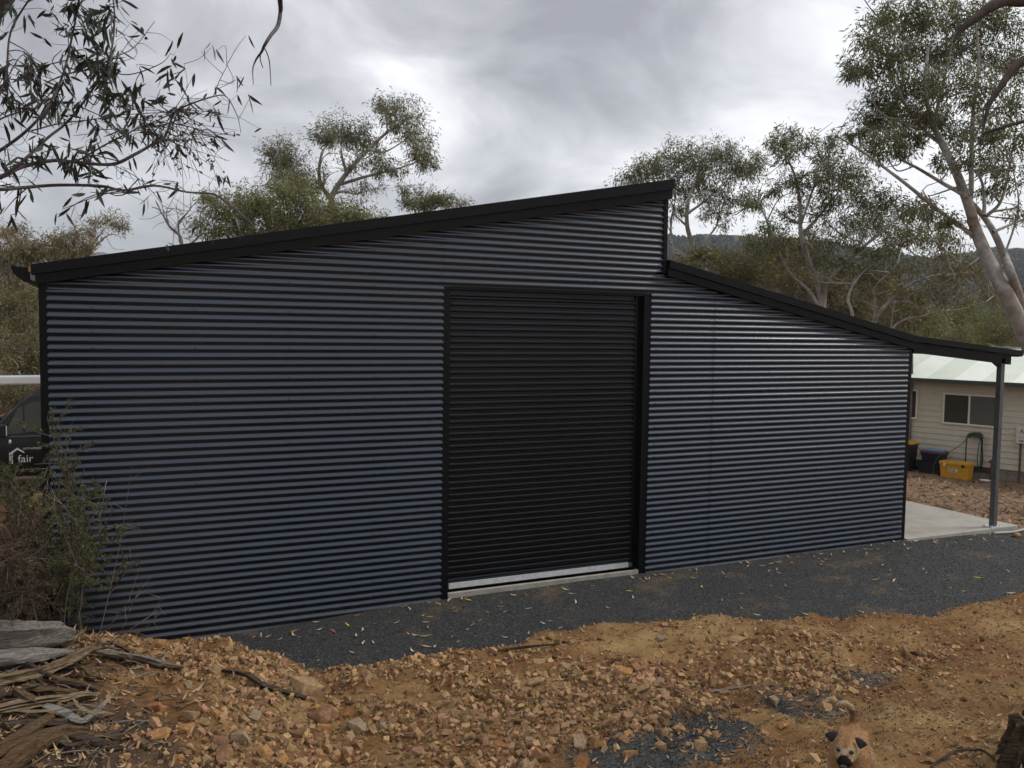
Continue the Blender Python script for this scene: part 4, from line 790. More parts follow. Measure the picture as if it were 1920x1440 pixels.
text('lettering', 'AUTHORISED DISTRIBUTOR', .055, M['vinyl'], VN, (K(-4.99), -.966, .86), (R(90), 0, 0))
text('lettering', 'fair', .20, M['vinyl'], VN, (K(-5.08), -.966, .62), (R(90), 0, 0))
MB().prism([(K(-5.22), .60), (K(-5.16), .60), (K(-5.16), .80), (K(-5.08), .86), (K(-4.97), .79), (K(-4.97), .815), (K(-5.08), .90), (K(-5.22), .80)], -.968, -.962).build('emblem', M['vinyl'], VN)
for x in (-4.3, -2.0): MB().box(K(x) - .03, K(x) + .03, -.78, .78, 2.02, 2.06).box(K(x) - .03, K(x) + .03, -.80, -.74, 1.97, 2.03).box(K(x) - .03, K(x) + .03, .74, .80, 1.97, 2.03).build('roof_rack', M['blackpl'], VN)
tz = VZ + 2.06
VN.location[2] = VZ
t = thing('carrier_tube', 'long white storage tube carried on the van roof', 'tube', (-4.2, VY + .5, tz + .0))
MB().prism([(-1.55, .002), (2.6, .002), (2.6, .172), (-1.55, .172)], -.085, .085).build('tube_body', mat('white_tube', (.72, .71, .68), .45, var=.08, vscale=6), t, bevel=.03); MB().box(-1.55, 2.6, -.03, .03, .1735, .178).build('blue_strip', mat('blue_strip', (.25, .45, .65), .5), t); MB().box(-1.585, -1.552, -.09, .09, 0, .178).build('end_cap', M['blackpl'], t, bevel=.01)
# red car, only the edge of its roof shows behind the van
rc0 = at(-22, 800, 21.5); rz = topz(rc0[0], rc0[1]); RC = thing('car', 'red car mostly hidden beyond the van windscreen', 'car', (rc0[0] - 1.75, rc0[1] + .8, rz))
M['redpaint'] = mat('red_paint', (.50, .03, .02), .25, .5, coat=.4)
top_ = at(6, 766, 21.5)[2] - rz
MB().prism([(-2.1, .25), (-2.15, .6), (-1.9, .8), (-1.0, .92), (-.4, top_), (1.2, top_ + .02), (1.75, top_ - .15), (2.0, .85), (2.05, .35)], -.8, .8).build('body', M['redpaint'], RC, bevel=.05, smooth=True)
MB().add([(-.7, -.812, .95), (1.3, -.812, .95), (1.05, -.812, top_ - .1), (-.3, -.812, top_ - .1)], [(0, 1, 2, 3)]).build('side_window', M['vglass'], RC)
for x in (-1.35, 1.25):
    for s in (-1, 1): MB().tube([(x, s * .66, .3), (x, s * .82, .3)], .3, 18).build('wheel', M['rubber'], RC)

# ------------------------------------------------------------------ rocks and rubble
def hull(n, seed, flat=.75, bev=0):
    r = np.random.default_rng(seed); C8 = np.array([(a, b, c) for a in (-1, 1) for b in (-1, 1) for c in (-1, 1)], float)
    P = np.concatenate([C8 * r.uniform(.35, .8, (8, 3)), nrm(r.normal(size=(max(1, n - 8), 3))) * r.uniform(.75, 1.0, (max(1, n - 8), 1))]) * V(1, r.uniform(.55, .95), flat * r.uniform(.7, 1.1))
    b = bmesh.new(); vs = [b.verts.new(p) for p in P]; res = bmesh.ops.convex_hull(b, input=vs)
    for v in [v for v in b.verts if not v.link_faces]: b.verts.remove(v)
    bmesh.ops.dissolve_limit(b, angle_limit=R(14), verts=b.verts, edges=b.edges)
    if bev: bmesh.ops.bevel(b, geom=list(b.edges), offset=bev, segments=1, affect='EDGES')
    bmesh.ops.triangulate(b, faces=b.faces); bmesh.ops.recalc_face_normals(b, faces=b.faces); m = bpy.data.meshes.new('stone'); b.to_mesh(m); b.free(); return m
def stonemat(n, c): return mat(n, c, .92, .15, var=.4, vscale=3.5, bump=.25, bscale=9)
SM = [stonemat('stone_tan', (.32, .205, .11)), stonemat('stone_orange', (.36, .19, .075)), stonemat('stone_brown', (.22, .125, .068)), stonemat('stone_grey', (.28, .205, .13)), stonemat('stone_rust', (.29, .13, .055))]
def rock(px, py, wpx, label, mi, seed, flat=.75, rz_=0):
    p = gp(px, py); t_ = np.dot(p - CAM, cf); s = wpx * t_ / FPX * .5; o = obj('rock', hull(15, seed, flat, .03), SM[mi], None, p + V(0, 0, s * flat * .22)); o.scale = (s, s, s); o.rotation_euler = (rng.uniform(-.3, .3), rng.uniform(-.3, .3), rz_ or rng.uniform(0, 6)); return tag(o, label, 'rock')
rock(448, 1392, 54, 'tall tan wedge-shaped rock standing in the rubble bank', 3, 11, 1.0)
rock(420, 1428, 66, 'brown cracked rock below the tall tan wedge', 2, 12, .6)
rock(290, 1332, 40, 'squat reddish rock sitting alone on dark soil', 4, 13, .8)
rock(358, 1345, 42, 'tan pointed rock beside the dark soil patch', 0, 14, .75)
rock(350, 1372, 36, 'small orange rock under the tan pointed one', 1, 15, .7)
rock(298, 1378, 50, 'flat pale orange slab of stone on dark soil', 1, 16, .28)
rock(668, 1368, 52, 'pale grey-tan rock with a sharp dark hollow beside it', 3, 17, .85)
rock(600, 1352, 66, 'broad brown boulder at the foot of the dark root', 2, 18, .75)
rock(575, 1298, 80, 'wide tan boulder half buried behind the dark root', 0, 19, .7)
rock(560, 1382, 44, 'rough brown rock between the boulders', 2, 20, .75)
rock(650, 1345, 34, 'reddish upright stone against the pale rock', 4, 21, 1.0)
rock(384, 1190, 30, 'pale stone on the crest of the bank against the wall', 0, 22, .8)
rock(300, 1214, 34, 'bright orange stone on the crest near the shed wall', 1, 23, .7)
rock(292, 1228, 28, 'second orange stone just below the bright crest stone', 1, 24, .5)
rock(354, 1208, 26, 'dark brown stone on the crest beside the pale one', 2, 25, .8)
rock(438, 1245, 28, 'tan blocky stone above the bent stick', 0, 26, .9)
rock(430, 1222, 22, 'upright tan stone on the crest', 0, 27, 1.0)
rock(605, 1245, 34, 'rust-orange stone at the edge of the grey gravel', 1, 28, .6)
rock(648, 1412, 40, 'rounded tan stone low in the bank', 0, 29, .75)
rock(1012, 1245, 36, 'flat tan slab lying on the smooth clay', 0, 30, .35)
rock(995, 1290, 20, 'small dark stone on the clay', 2, 31, .8)
rock(940, 1400, 40, 'reddish-grey flat stone in the middle of the rubble', 4, 32, .4)
rock(905, 1388, 30, 'brown block among the middle rubble', 2, 33, .8)
rock(1380, 1200, 44, 'thin curved tan slab on the smooth clay', 0, 34, .22)
rock(1102, 1168, 20, 'brown upturned stone at the edge of the gravel near the door', 2, 35, .9)
rock(1168, 1262, 44, 'tan flat rock with orange face in the central rubble', 1, 36, .4)
rock(1240, 1282, 26, 'pale pointed stone in the central rubble', 3, 37, .8)
rock(1015, 1425, 40, 'brown angular stone low in the central rubble', 2, 38, .6)
for px, py, s in ((1912, 992, 'rounded orange cobble beside the conduit'), (1906, 1004, 'small flat orange cobble in front of the rounded one')):
    d = ray(px, py); tt = (-.1 - CAM[2]) / d[2]; P_ = CAM + d * tt; bm_ = bmesh.new(); bmesh.ops.create_icosphere(bm_, subdivisions=2, radius=.085 if 'round' in s[:8] else .06); bmesh.ops.scale(bm_, vec=(1.2, .9, .7), verts=bm_.verts); m_ = bpy.data.meshes.new('cobble'); bm_.to_mesh(m_); bm_.free(); m_.polygons.foreach_set('use_smooth', [True] * len(m_.polygons))
    tag(obj('cobble', m_, SM[1], None, (P_[0], P_[1], topz(P_[0], P_[1]) + .03)), s, 'stone')
# loose stones: 250 larger ones one by one, the rest as one mass
bases = [hull(9, 100 + i, .7) for i in range(8)]
BV = [(np.array([v.co[:] for v in m.vertices]), np.array([p.vertices[:] for p in m.polygons])) for m in bases]
inst = [[None] * 5 for _ in range(8)]
for i, m in enumerate(bases):
    for j in range(5): c_ = m.copy(); c_.name = 'stone'; c_.materials.append(SM[j]); inst[i][j] = c_
def zones():                                              # where rubble lies thick (survey points, spread)
    u = rng.random()
    if u < .34: return rng.uniform(330, 720), rng.uniform(1215, 1450)
    if u < .60: return rng.normal(1010, 120), rng.normal(1370, 60)
    if u < .74: return rng.normal(1270, 160), rng.normal(1285, 40)
    return rng.uniform(560, 1500), rng.uniform(1180, 1450)
def rotm(n):
    q = nrm(rng.normal(size=(n, 4))); w, x, y, z = q.T
    return np.stack([1 - 2 * (y * y + z * z), 2 * (x * y - z * w), 2 * (x * z + y * w), 2 * (x * y + z * w), 1 - 2 * (x * x + z * z), 2 * (y * z - x * w), 2 * (x * z - y * w), 2 * (y * z + x * w), 1 - 2 * (x * x + y * y)], -1).reshape(n, 3, 3)
def bankpoint():
    while True:
        x, y = zones()
        if y < 1150 or y > 1520: continue
        p = gp(x, y)
        if p[2] > gravz(p[0], p[1]) + .03: return p
nind = 240
for k in range(nind):
    p = bankpoint(); s = float(np.clip(rng.lognormal(math.log(.040), .38), .022, .10)) * (.75 if p[0] > 1.8 else 1); o = obj('loose_stone', inst[rng.integers(8)][rng.choice(5, p=[.4, .15, .2, .15, .1])], None, None, p + V(0, 0, s * .12)); o.scale = tuple(s * rng.uniform(.65, 1.3, 3)); o.rotation_euler = tuple(rng.uniform(-.5, .5, 2)) + (rng.uniform(0, 6.3),)
    tag(o, 'loose angular tan or brown stone lying in the rubble bank', 'stone', 'loose stones of the rubble bank')
def scatter(name, n, smin, smax, pts, m, sink=.12):
    VV = []; FF = []; c0 = 0; Rm = rotm(n); s = smin * (smax / smin) ** (rng.random(n) ** 2.3)
    for k in range(n):
        v, f = BV[rng.integers(8)]; VV.append(((v * rng.uniform(.55, 1.25, 3)) @ Rm[k].T) * s[k] + pts[k] + V(0, 0, s[k] * sink)); FF.append(f + c0); c0 += len(v)
    return obj(name, qmesh(name, np.concatenate(VV), np.concatenate(FF)), m)
# bulk points on the bank straight in the world, denser in the thick zones
def bulk(n, xr, yr, dens):
    out = []
    while len(out) < n:
        x = rng.uniform(*xr, 4000); y = rng.uniform(*yr, 4000); d_ = dens(x, y); k = rng.random(4000) < d_; z = h(x, y); k &= z > gravz(x, y) + .004
        out += list(np.stack([x, y, z], -1)[k])
    return np.array(out[:n])
zp = [(gp(520, 1320), .9, .8), (gp(400, 1240), .7, .5), (gp(600, 1280), .6, .5), (gp(1010, 1370), .75, .5), (gp(1120, 1290), .9, .4), (gp(1350, 1270), 1.1, .35), (gp(700, 1280), 1.0, .4), (gp(1560, 1270), .9, .22)]
def dens(x, y):
    d_ = .045 + 0 * x
    for p, sx, sy in zp: d_ = np.maximum(d_, .95 * np.exp(-((x - p[0]) / sx) ** 2 * .5 - ((y - p[1]) / sy) ** 2 * .5))
    return d_ * np.clip(.55 + 1.3 * fbm(x * 1.6 + 4, y * 1.6, 3), .06, 1) * np.where(x < -3.0, .35, 1) * np.where(x > 2.2, .55, 1)
rub = mat('rubble', (.295, .18, .092), .95, .15, island=.55, var=.25, vscale=25)
o = stuff(scatter('rubble', 19000, .007, .058, bulk(19000, (-5.5, 8.5), (-6.3, 0), dens), rub)); o['label'] = 'small broken orange-brown stone covering the bank'; o['category'] = 'rubble'
o = stuff(scatter('grit', 24000, .004, .021, bulk(24000, (-4.5, 7.5), (-6.3, 0), lambda x, y: .25 + .5 * (x > 1.5)), rub)); o['label'] = 'fine stone grit strewn over the clay'; o['category'] = 'grit'
# dark chips over the gravel apron and the spilled patch
n = 26000; cx = rng.uniform(-3.6, 10, n); cy = rng.uniform(-2.9, -.0, n); cz = gravz(cx, cy) + gnoise(cx, cy); kk = cz > h(cx, cy) - .03; cz = np.maximum(cz, h(cx, cy)); P_ = np.stack([cx, cy, cz], -1)[kk]
q = rng.normal(size=(9000, 2)) * V(.75, .42) + pA[:2] + V(.15, .05); q = q[np.abs(fbm(q[:, 0] * 1.3, q[:, 1] * 1.3, 4)) < .35]; P_ = np.concatenate([P_, np.column_stack([q, h(q[:, 0], q[:, 1])])])
chip = mat('dark_chip', (.046, .047, .046), .8, .3, island=.6)
o = stuff(scatter('gravel_chips', len(P_), .004, .010, P_, chip, .4)); o['label'] = 'dark blue-grey crushed gravel chips'; o['category'] = 'gravel'

# ------------------------------------------------------------------ fallen leaves
def leafmesh(seed):
    r = np.random.default_rng(seed); u = np.linspace(0, 1, 5); w = np.array([.05, .75, 1, .6, .03]) * .5; L, Wd = .10, .019; cv = r.uniform(-.4, .4); cu_ = r.uniform(.1, .5); v = []
    for i in range(5):
        x = (u[i] - .5) * L; y = cv * L * (u[i] - .5) ** 2 * 2; z = cu_ * L * (u[i] - .5) ** 2 * 1.6
        v += [(x, y - w[i] * Wd, z + .003), (x, y, z - .001), (x, y + w[i] * Wd, z + .003)]
    f = []
    for i in range(4):
        for j in range(2): f.append((3 * i + j, 3 * i + j + 1, 3 * i + 4 + j, 3 * i + 3 + j))
    return np.array(v), np.array(f)
LMs = [leafmesh(i) for i in range(6)]
LC = [mat('leaf_tan', (.50, .36, .20), .7, .3), mat('leaf_pale', (.62, .52, .36), .7, .3), mat('leaf_rusty', (.36, .17, .07), .7, .3), mat('leaf_yellow', (.62, .44, .07), .6, .3)]
LI = [[None] * 4 for _ in range(6)]
for i, (v, f) in enumerate(LMs):
    for j in range(4): LI[i][j] = qmesh('fallen_leaf', v, f, True); LI[i][j].materials.append(LC[j])
def drop(x, y, j=None, s=1.0):
    z = topz(x, y); o = obj('fallen_leaf', LI[rng.integers(6)][rng.choice(4, p=[.45, .33, .17, .05]) if j is None else j], None, None, (x, y, z + .006)); o.scale = (s, s, s); o.rotation_euler = (rng.uniform(-.25, .25), rng.uniform(-.2, .2), rng.uniform(0, 6.3))
    return tag(o, 'fallen dry gum leaf lying on the grey gravel', 'leaf', 'fallen leaves on the gravel')
cnt = 0
while cnt < 220:
    x = rng.uniform(-2.2, 9.5); y = rng.uniform(-2.7, -.08) if rng.random() < .68 else -.06 - abs(rng.normal()) * .22
    if y < -2.7 or hz(x, y) > gravz(x, y) - .005: continue
    drop(x, y, None, rng.uniform(.55, 1.35)); cnt += 1
def litter(name, n, pts, m, smin, smax, tilt=.5):
    VV = []; FF = []; c0 = 0
    for k in range(n):
        v, f = LMs[rng.integers(6)]; a = rng.uniform(0, 6.3); ca_, sa = math.cos(a), math.sin(a); tx, ty = rng.normal(size=2) * tilt; Rz = np.array([[ca_, -sa, 0], [sa, ca_, 0], [tx, ty, 1]])
        VV.append((v @ Rz.T) * rng.uniform(smin, smax) + pts[k] + V(0, 0, .008)); FF.append(f + c0); c0 += len(v)
    return stuff(obj(name, qmesh(name, np.concatenate(VV), np.concatenate(FF), True), m))
dry = leafmat('litter_leaf', (.30, .20, .115), .65, .05, .8)
n = 2600; P_ = bulk(n, (-5.6, -2.3), (-4.6, -.6), lambda x, y: np.exp(-((x + 4.2) / 1.1) ** 2) + .04)
o = litter('leaf_litter', n, P_, dry, .5, 1.3, .35); o['label'] = 'brown leaf and bark litter on the dark soil by the log'; o['category'] = 'leaf litter'
n = 4600; o = litter('bank_leaves', n, bulk(n, (-2.5, 8.5), (-6.3, -1), lambda x, y: .5 + 0 * x), dry, .35, .95, .25); o['label'] = 'dry leaves and flakes scattered over the orange bank'; o['category'] = 'leaf litter'
n = 5200; cx = rng.uniform(9.6, 19, n); cy = rng.uniform(-3, 13, n); keep = ~((cx < 10.1) & (cy > -.1) & (cy < 2.7)); P_ = np.stack([cx, cy, h(cx, cy)], -1)[keep]
P_ = P_[(P_[:, 0] - HP[0]) * .953 + (P_[:, 1] - HP[1]) * .304 < -.3]
o = litter('bark_mulch', len(P_), P_, dry, .8, 2.2, .3); o['label'] = 'brown bark and leaf mulch between the awning slab and the house'; o['category'] = 'mulch'

# ------------------------------------------------------------------ logs, bark and sticks
def wood(name, label, cat, pts, r, m, sides=18, rough=.12, flat=1.0, seed=0, twist=0):
    P = smooth_path(pts, 7); n = len(P); r = np.interp(np.linspace(0, 1, n), np.linspace(0, 1, len(r)), r); v, f = tube_np(P, r, sides); v = v.reshape(n, sides, 3); rr = np.random.default_rng(seed)
    ang = rr.normal(size=sides) * rough
    for i in range(n):
        c = P[i]; k = 1 + ang + fbm(np.arange(sides) * .8 + seed, np.full(sides, i * .35 + seed), 3) * rough * 1.8; d = (v[i] - c) * k[:, None]; d[:, 2] *= flat; v[i] = c + d
    b0 = P[len(P) // 2]; mb = MB(); mb.add(v.reshape(-1, 3) - b0, [tuple(q) for q in f]); mb.f.append(tuple(range(sides - 1, -1, -1))); mb.f.append(tuple(range((n - 1) * sides, n * sides)))
    o = obj(name, mb.mesh(name, False), m, None, b0); return tag(o, label, cat)
def grain(name, c1, c2, sc=6):
    m = bpy.data.materials.new(name); m.use_nodes = True; t = m.node_tree; p = t.nodes['Principled BSDF']; p.inputs['Roughness'].default_value = .9; p.inputs['Specular IOR Level'].default_value = .15
    tcn = t.nodes.new('ShaderNodeTexCoord'); mp = t.nodes.new('ShaderNodeMapping'); mp.inputs['Scale'].default_value = (sc * .35, sc * 3, sc * 7); t.links.new(tcn.outputs['Object'], mp.inputs[0])
    n = t.nodes.new('ShaderNodeTexNoise'); n.inputs['Scale'].default_value = 2.2; n.inputs['Detail'].default_value = 8; n.inputs['Roughness'].default_value = .7; t.links.new(mp.outputs[0], n.inputs['Vector'])
    t.links.new(ramp(t, n.outputs[0], [(.32, c1), (.48, tuple((a + b) / 2 for a, b in zip(c1, c2))), (.66, c2)]), p.inputs['Base Color'])
    b = t.nodes.new('ShaderNodeBump'); b.inputs['Strength'].default_value = 1; b.inputs['Distance'].default_value = .03; t.links.new(n.outputs[0], b.inputs['Height']); t.links.new(b.outputs[0], p.inputs['Normal']); return m
G1 = grain('weathered_wood', (.07, .06, .05), (.42, .385, .34)); G2 = grain('pale_bark', (.09, .06, .036), (.38, .29, .18)); G3 = grain('brown_wood', (.05, .03, .018), (.21, .135, .075)); G4 = grain('dark_root', (.03, .022, .017), (.12, .09, .07))
def gpz(px, py, dz): p = gp(px, py); return p + V(0, 0, dz)
wood('log', 'thick grey weathered log with a split end on the bank', 'log', [gpz(-190, 1232, .10), gpz(-60, 1230, .11), gpz(30, 1226, .12), gpz(95, 1220, .12), gpz(132, 1218, .11)], [.14, .14, .13, .11, .06], G1, 22, .10, 1, 3)
wood('log', 'narrow grey split log lying under the thick weathered one', 'log', [gpz(-120, 1256, .05), gpz(0, 1250, .06), gpz(70, 1242, .06), gpz(135, 1232, .04)], [.09, .085, .07, .03], G1, 16, .16, .7, 8)
wood('bark_slab', 'long yellowish strip of bark below the grey log', 'bark', [gpz(-60, 1300, .03), gpz(40, 1282, .05), gpz(110, 1268, .07), gpz(160, 1245, .09), gpz(190, 1232, .08)], [.04, .05, .045, .035, .012], G2, 14, .5, .4, 12)
wood('bark_slab', 'grey splintered slab of bark pointing at the rubble', 'bark', [gpz(170, 1236, .06), gpz(215, 1240, .06), gpz(265, 1246, .05), gpz(310, 1254, .03), gpz(345, 1258, .02)], [.03, .055, .05, .04, .012], grain('greybrown_bark', (.07, .055, .042), (.33, .28, .22)), 12, .35, .4, 14)
wood('bark_slab', 'broad pale bark sheet in the litter below the yellowish strip', 'bark', [gpz(-40, 1345, .02), gpz(50, 1330, .04), gpz(120, 1318, .04), gpz(175, 1312, .02)], [.03, .045, .04, .012], G2, 14, .55, .3, 15)
wood('branch', 'thick brown curved branch at the foot of the litter', 'branch', [gpz(-60, 1452, .03), gpz(10, 1418, .04), gpz(55, 1388, .05), gpz(95, 1358, .04)], [.06, .055, .05, .035], G3, 14, .2, .8, 16)
wood('branch', 'second brown curved branch arching beside the first', 'branch', [gpz(-10, 1470, .03), gpz(60, 1420, .06), gpz(115, 1392, .06), gpz(165, 1382, .04)], [.05, .055, .05, .025], G3, 14, .22, .8, 18)
wood('branch', 'forked grey branch on the dark soil', 'branch', [gpz(85, 1338, .03), gpz(120, 1352, .04), gpz(150, 1368, .04), gpz(178, 1345, .03), gpz(212, 1312, .02)], [.03, .035, .03, .025, .008], G1, 10, .25, .7, 20)
wood('root', 'bent dark root running through the rubble to a boulder', 'root', [gpz(385, 1263, .02), gpz(430, 1266, .03), gpz(465, 1278, .05), gpz(500, 1296, .04), gpz(550, 1308, .03), gpz(590, 1318, .0)], [.008, .018, .022, .026, .028, .015], G4, 10, .25, .9, 22)
wood('stick', 'long dark stick along the edge of the gravel', 'stick', [gpz(925, 1226, .02), gpz(985, 1222, .03), gpz(1050, 1212, .02)], [.008, .014, .005], G4, 8, .2, 1, 24)
wood('stick', 'thin pale stick at the edge of the spilled dark gravel', 'stick', [gpz(1330, 1300, .01), gpz(1370, 1294, .015), gpz(1410, 1288, .01)], [.006, .012, .003], G1, 8, .2, .8, 26)
wood('stick', 'thin curved stick beside the dark stump', 'stick', [gpz(1745, 1442, .01), gpz(1790, 1424, .05), gpz(1835, 1422, .05), gpz(1865, 1434, .02)], [.006, .009, .009, .006], G4, 8, .2, 1, 28)
for k in range(46):
    x, y = rng.uniform(-30, 300), rng.uniform(1215, 1430); p = gp(x, y)
    if x > 300 - (y - 1215) * .55: continue
    a = -.43 + rng.normal() * .35 + .25; L_ = rng.uniform(.16, .5); d = V(math.cos(a), math.sin(a), 0); zz_ = rng.uniform(.01, .07); pts = []
    for u in (-.5, -.15, .2, .5): q = p + d * L_ * u + V(rng.normal() * .012, rng.normal() * .012, 0); q[2] = hz(q[0], q[1]) + zz_ + rng.normal() * .008; pts.append(q)
    w_ = rng.uniform(.018, .042); o = wood('bark_strip', 'loose strip of bark in the pile below the weathered log', 'bark', pts, [w_ * .3, w_, w_ * .9, w_ * .3], [G3, G2, G3, G4, G4][rng.integers(5)], 8, .35, rng.uniform(.18, .45), 40 + k); o['group'] = 'bark strips piled below the log'
SK = 'thin sticks in the leaf litter'
for k in range(70):
    x, y = rng.uniform(20, 330), rng.uniform(1190, 1440); p = gp(x, y); a = rng.normal() * .5 + (0 if rng.random() < .7 else 1.2); L_ = rng.uniform(.08, .30); d = V(math.cos(a - .43), math.sin(a - .43), rng.uniform(-.05, .2)); q = p + d * L_ / 2; s0 = p - d * L_ / 2
    s0[2] = max(s0[2], hz(s0[0], s0[1])) + .008; q[2] = max(q[2], hz(q[0], q[1])) + .008; pm = (s0 + q) / 2 + V(0, 0, .012)
    mb = MB(); mb.tube(smooth_path([s0 - p, pm - p + rng.normal(size=3) * .012, q - p], 4), [.003, .0045, .0055, .0055, .005, .005, .0045, .004, .002], 5)
    tag(obj('stick', mb.mesh('stick', True), [G1, G2, G3, M['deadwood']][rng.integers(4)], None, p), 'thin broken stick in the litter below the weathered log', 'stick', SK)
# stump at the right
sp_ = gp(1915, 1428); sides = 64; rows = 22; vv = []
for i in range(rows):
    u = i / (rows - 1); a = np.linspace(0, 2 * math.pi, sides, endpoint=False); ca_, sa_ = np.cos(a), np.sin(a)
    r = (.32 - .16 * u ** .5) * (1 + .30 * fbm(ca_ * 1.8 + 5, sa_ * 1.8 + u * .8, 4) + .35 * fbm(a * 0 + ca_ * 6 + 3, sa_ * 6 + u * 1.0, 4, .6)); top = .20 + .14 * fbm(ca_ * 1.5 + 9, sa_ * 1.5, 3) + .10 * fbm(ca_ * 7, sa_ * 7, 2)
    if i >= rows - 3: r = r * (.8, .45, .15)[i - rows + 3]
    vv.append(np.stack([ca_ * r, sa_ * r * .85, -.10 + (top + .10) * min(1, u * 1.15) - (.05 if i >= rows - 2 else 0) + .02 * fbm(ca_ * 9, sa_ * 9 + u * 6, 2)], -1))
vv = np.concatenate(vv); ff = [(i * sides + j, i * sides + (j + 1) % sides, (i + 1) * sides + (j + 1) % sides, (i + 1) * sides + j) for i in range(rows - 1) for j in range(sides)] + [tuple(range((rows - 1) * sides, rows * sides))]
tag(obj('stump', mesh('stump', vv, ff, False), grain('stump_bark', (.014, .011, .009), (.12, .085, .05), 4), None, sp_ + V(.14, 0, 0)), 'dark rotten tree stump on the bank beside the dog', 'stump')
P_ = np.stack([rng.normal(sp_[0] + .1, .28, 260), rng.normal(sp_[1] + .05, .22, 260)], -1); dd = np.hypot(P_[:, 0] - sp_[0] - .14, P_[:, 1] - sp_[1]); zs_ = np.where(dd < .17, sp_[2] + .20, h(P_[:, 0], P_[:, 1]))
o = litter('stump_litter', 260, np.column_stack([P_, zs_]), dry, .4, 1.0, .5); o['label'] = 'dry leaves caught on and around the dark stump'; o['category'] = 'leaf litter'

# ------------------------------------------------------------------ the dog
fx = -ray(1594, 1400); fx[2] = 0; fx = nrm(fx)               # towards the camera
hd = at(1596, 1402, 4.3); D0 = hd - fx * .33; D0[2] = hz(D0[0], D0[1])
yaw = math.atan2(fx[1], fx[0]) - .07
DG = thing('dog', 'small tan dog with black ears and muzzle walking up the bank, tail curled', 'dog', D0, yaw)
HH = hd[2] - D0[2]                                           # head height above the ground
def skin(name, verts, edges, rad, root=0, sub=2):
    m = bpy.data.meshes.new(name); m.from_pydata(verts, edges, []); o = bpy.data.objects.new(name, m); COL.objects.link(o)
    o.modifiers.new('s', 'SKIN')
    for i, sv in enumerate(m.skin_vertices[0].data): sv.radius = rad[i] if isinstance(rad[i], tuple) else (rad[i], rad[i]); sv.use_root = (i == root)
    s2 = o.modifiers.new('b', 'SUBSURF'); s2.levels = s2.render_levels = sub
    bpy.context.view_layer.update(); me = bpy.data.meshes.new_from_object(o.evaluated_get(bpy.context.evaluated_depsgraph_get())); bpy.data.objects.remove(o); me.name = name; return me
B = HH - .12                                                 # back height, the head is held up
vs = [(-.13, 0, B - .04), (-.02, 0, B - .045), (.09, 0, B - .03), (.19, 0, B + .0), (.265, 0, HH - .035), (.34, 0, HH + .0), (.395, 0, HH - .030), (.445, 0, HH - .05),   # hips .. nose
      (-.19, -.005, B + .005), (-.215, -.01, B + .06), (-.205, -.02, B + .105), (-.19, -.05, B + .13), (-.175, -.085, B + .12), (-.17, -.102, B + .10)]                      # tail
ed = [(0, 1), (1, 2), (2, 3), (3, 4), (4, 5), (5, 6), (6, 7), (0, 8), (8, 9), (9, 10), (10, 11), (11, 12), (12, 13)]
rd_ = [(.078, .074), (.076, .076), (.082, .092), .074, .062, (.070, .064), .046, .032, .026, .016, .016, .018, .018, .010]
def leg(at_i, pts, rads):
    prev = at_i
    for p, r in zip(pts, rads): vs.append(p); rd_.append(r); ed.append((prev, len(vs) - 1)); prev = len(vs) - 1
for s in (-1, 1):
    o_ = .05 * s
    leg(2, [(.13 + o_ * .3, .075 * s, B * .68), (.11 + o_, .075 * s, B * .40), (.12 + o_, .075 * s, .035), (.165 + o_, .075 * s, .018)], [.048, .032, .023, .028])
    leg(0, [(-.10 - o_ * .4, .072 * s, B * .70), (-.05 - o_, .075 * s, B * .48), (-.165 - o_, .075 * s, B * .31), (-.145 - o_, .075 * s, .03), (-.10 - o_, .075 * s, .018)], [.056, .038, .023, .022, .028])
dm = skin('body', vs, ed, rd_, 1, 3)
def coat(x, y, z):
    c = V(.33, .185, .088)
    if z < B - .07: c = c * .4 + V(.40, .29, .18) * .6
    if x < -.165 and z > B + .03: c = V(.15, .085, .048) if z < B + .095 else V(.36, .27, .17)
    if x > .29:
        c = V(.36, .215, .10) if z > HH + .02 else V(.38, .27, .16)
        if x > .425 or (x > .405 and z < HH - .03): c = V(.020, .016, .015)
        elif abs(y) < .016 and z > HH + .02: c = V(.24, .135, .065)
    return c
cols = np.array([(*coat(*v.co), 1) for v in dm.vertices], np.float32)
dm.color_attributes.new('coat', 'FLOAT_COLOR', 'POINT').data.foreach_set('color', cols.ravel()); dm.polygons.foreach_set('use_smooth', [True] * len(dm.polygons))
fm = mat('dog_coat', (.4, .25, .12), .9, .1, bump=.5, bscale=160); tt = fm.node_tree; vc = tt.nodes.new('ShaderNodeVertexColor'); vc.layer_name = 'coat'
nz = tt.nodes.new('ShaderNodeTexNoise'); nz.inputs['Scale'].default_value = 40; nz.inputs['Detail'].default_value = 5; mm_ = tt.nodes.new('ShaderNodeMix'); mm_.data_type = 'RGBA'; mm_.blend_type = 'MULTIPLY'; mm_.inputs[0].default_value = .7
tt.links.new(vc.outputs[0], mm_.inputs[6]); tt.links.new(ramp(tt, nz.outputs[0], [(.3, .5), (.7, 1.4)]), mm_.inputs[7]); tt.links.new(mm_.outputs[2], tt.nodes['Principled BSDF'].inputs['Base Color'])
body = obj('body', dm, fm, DG)
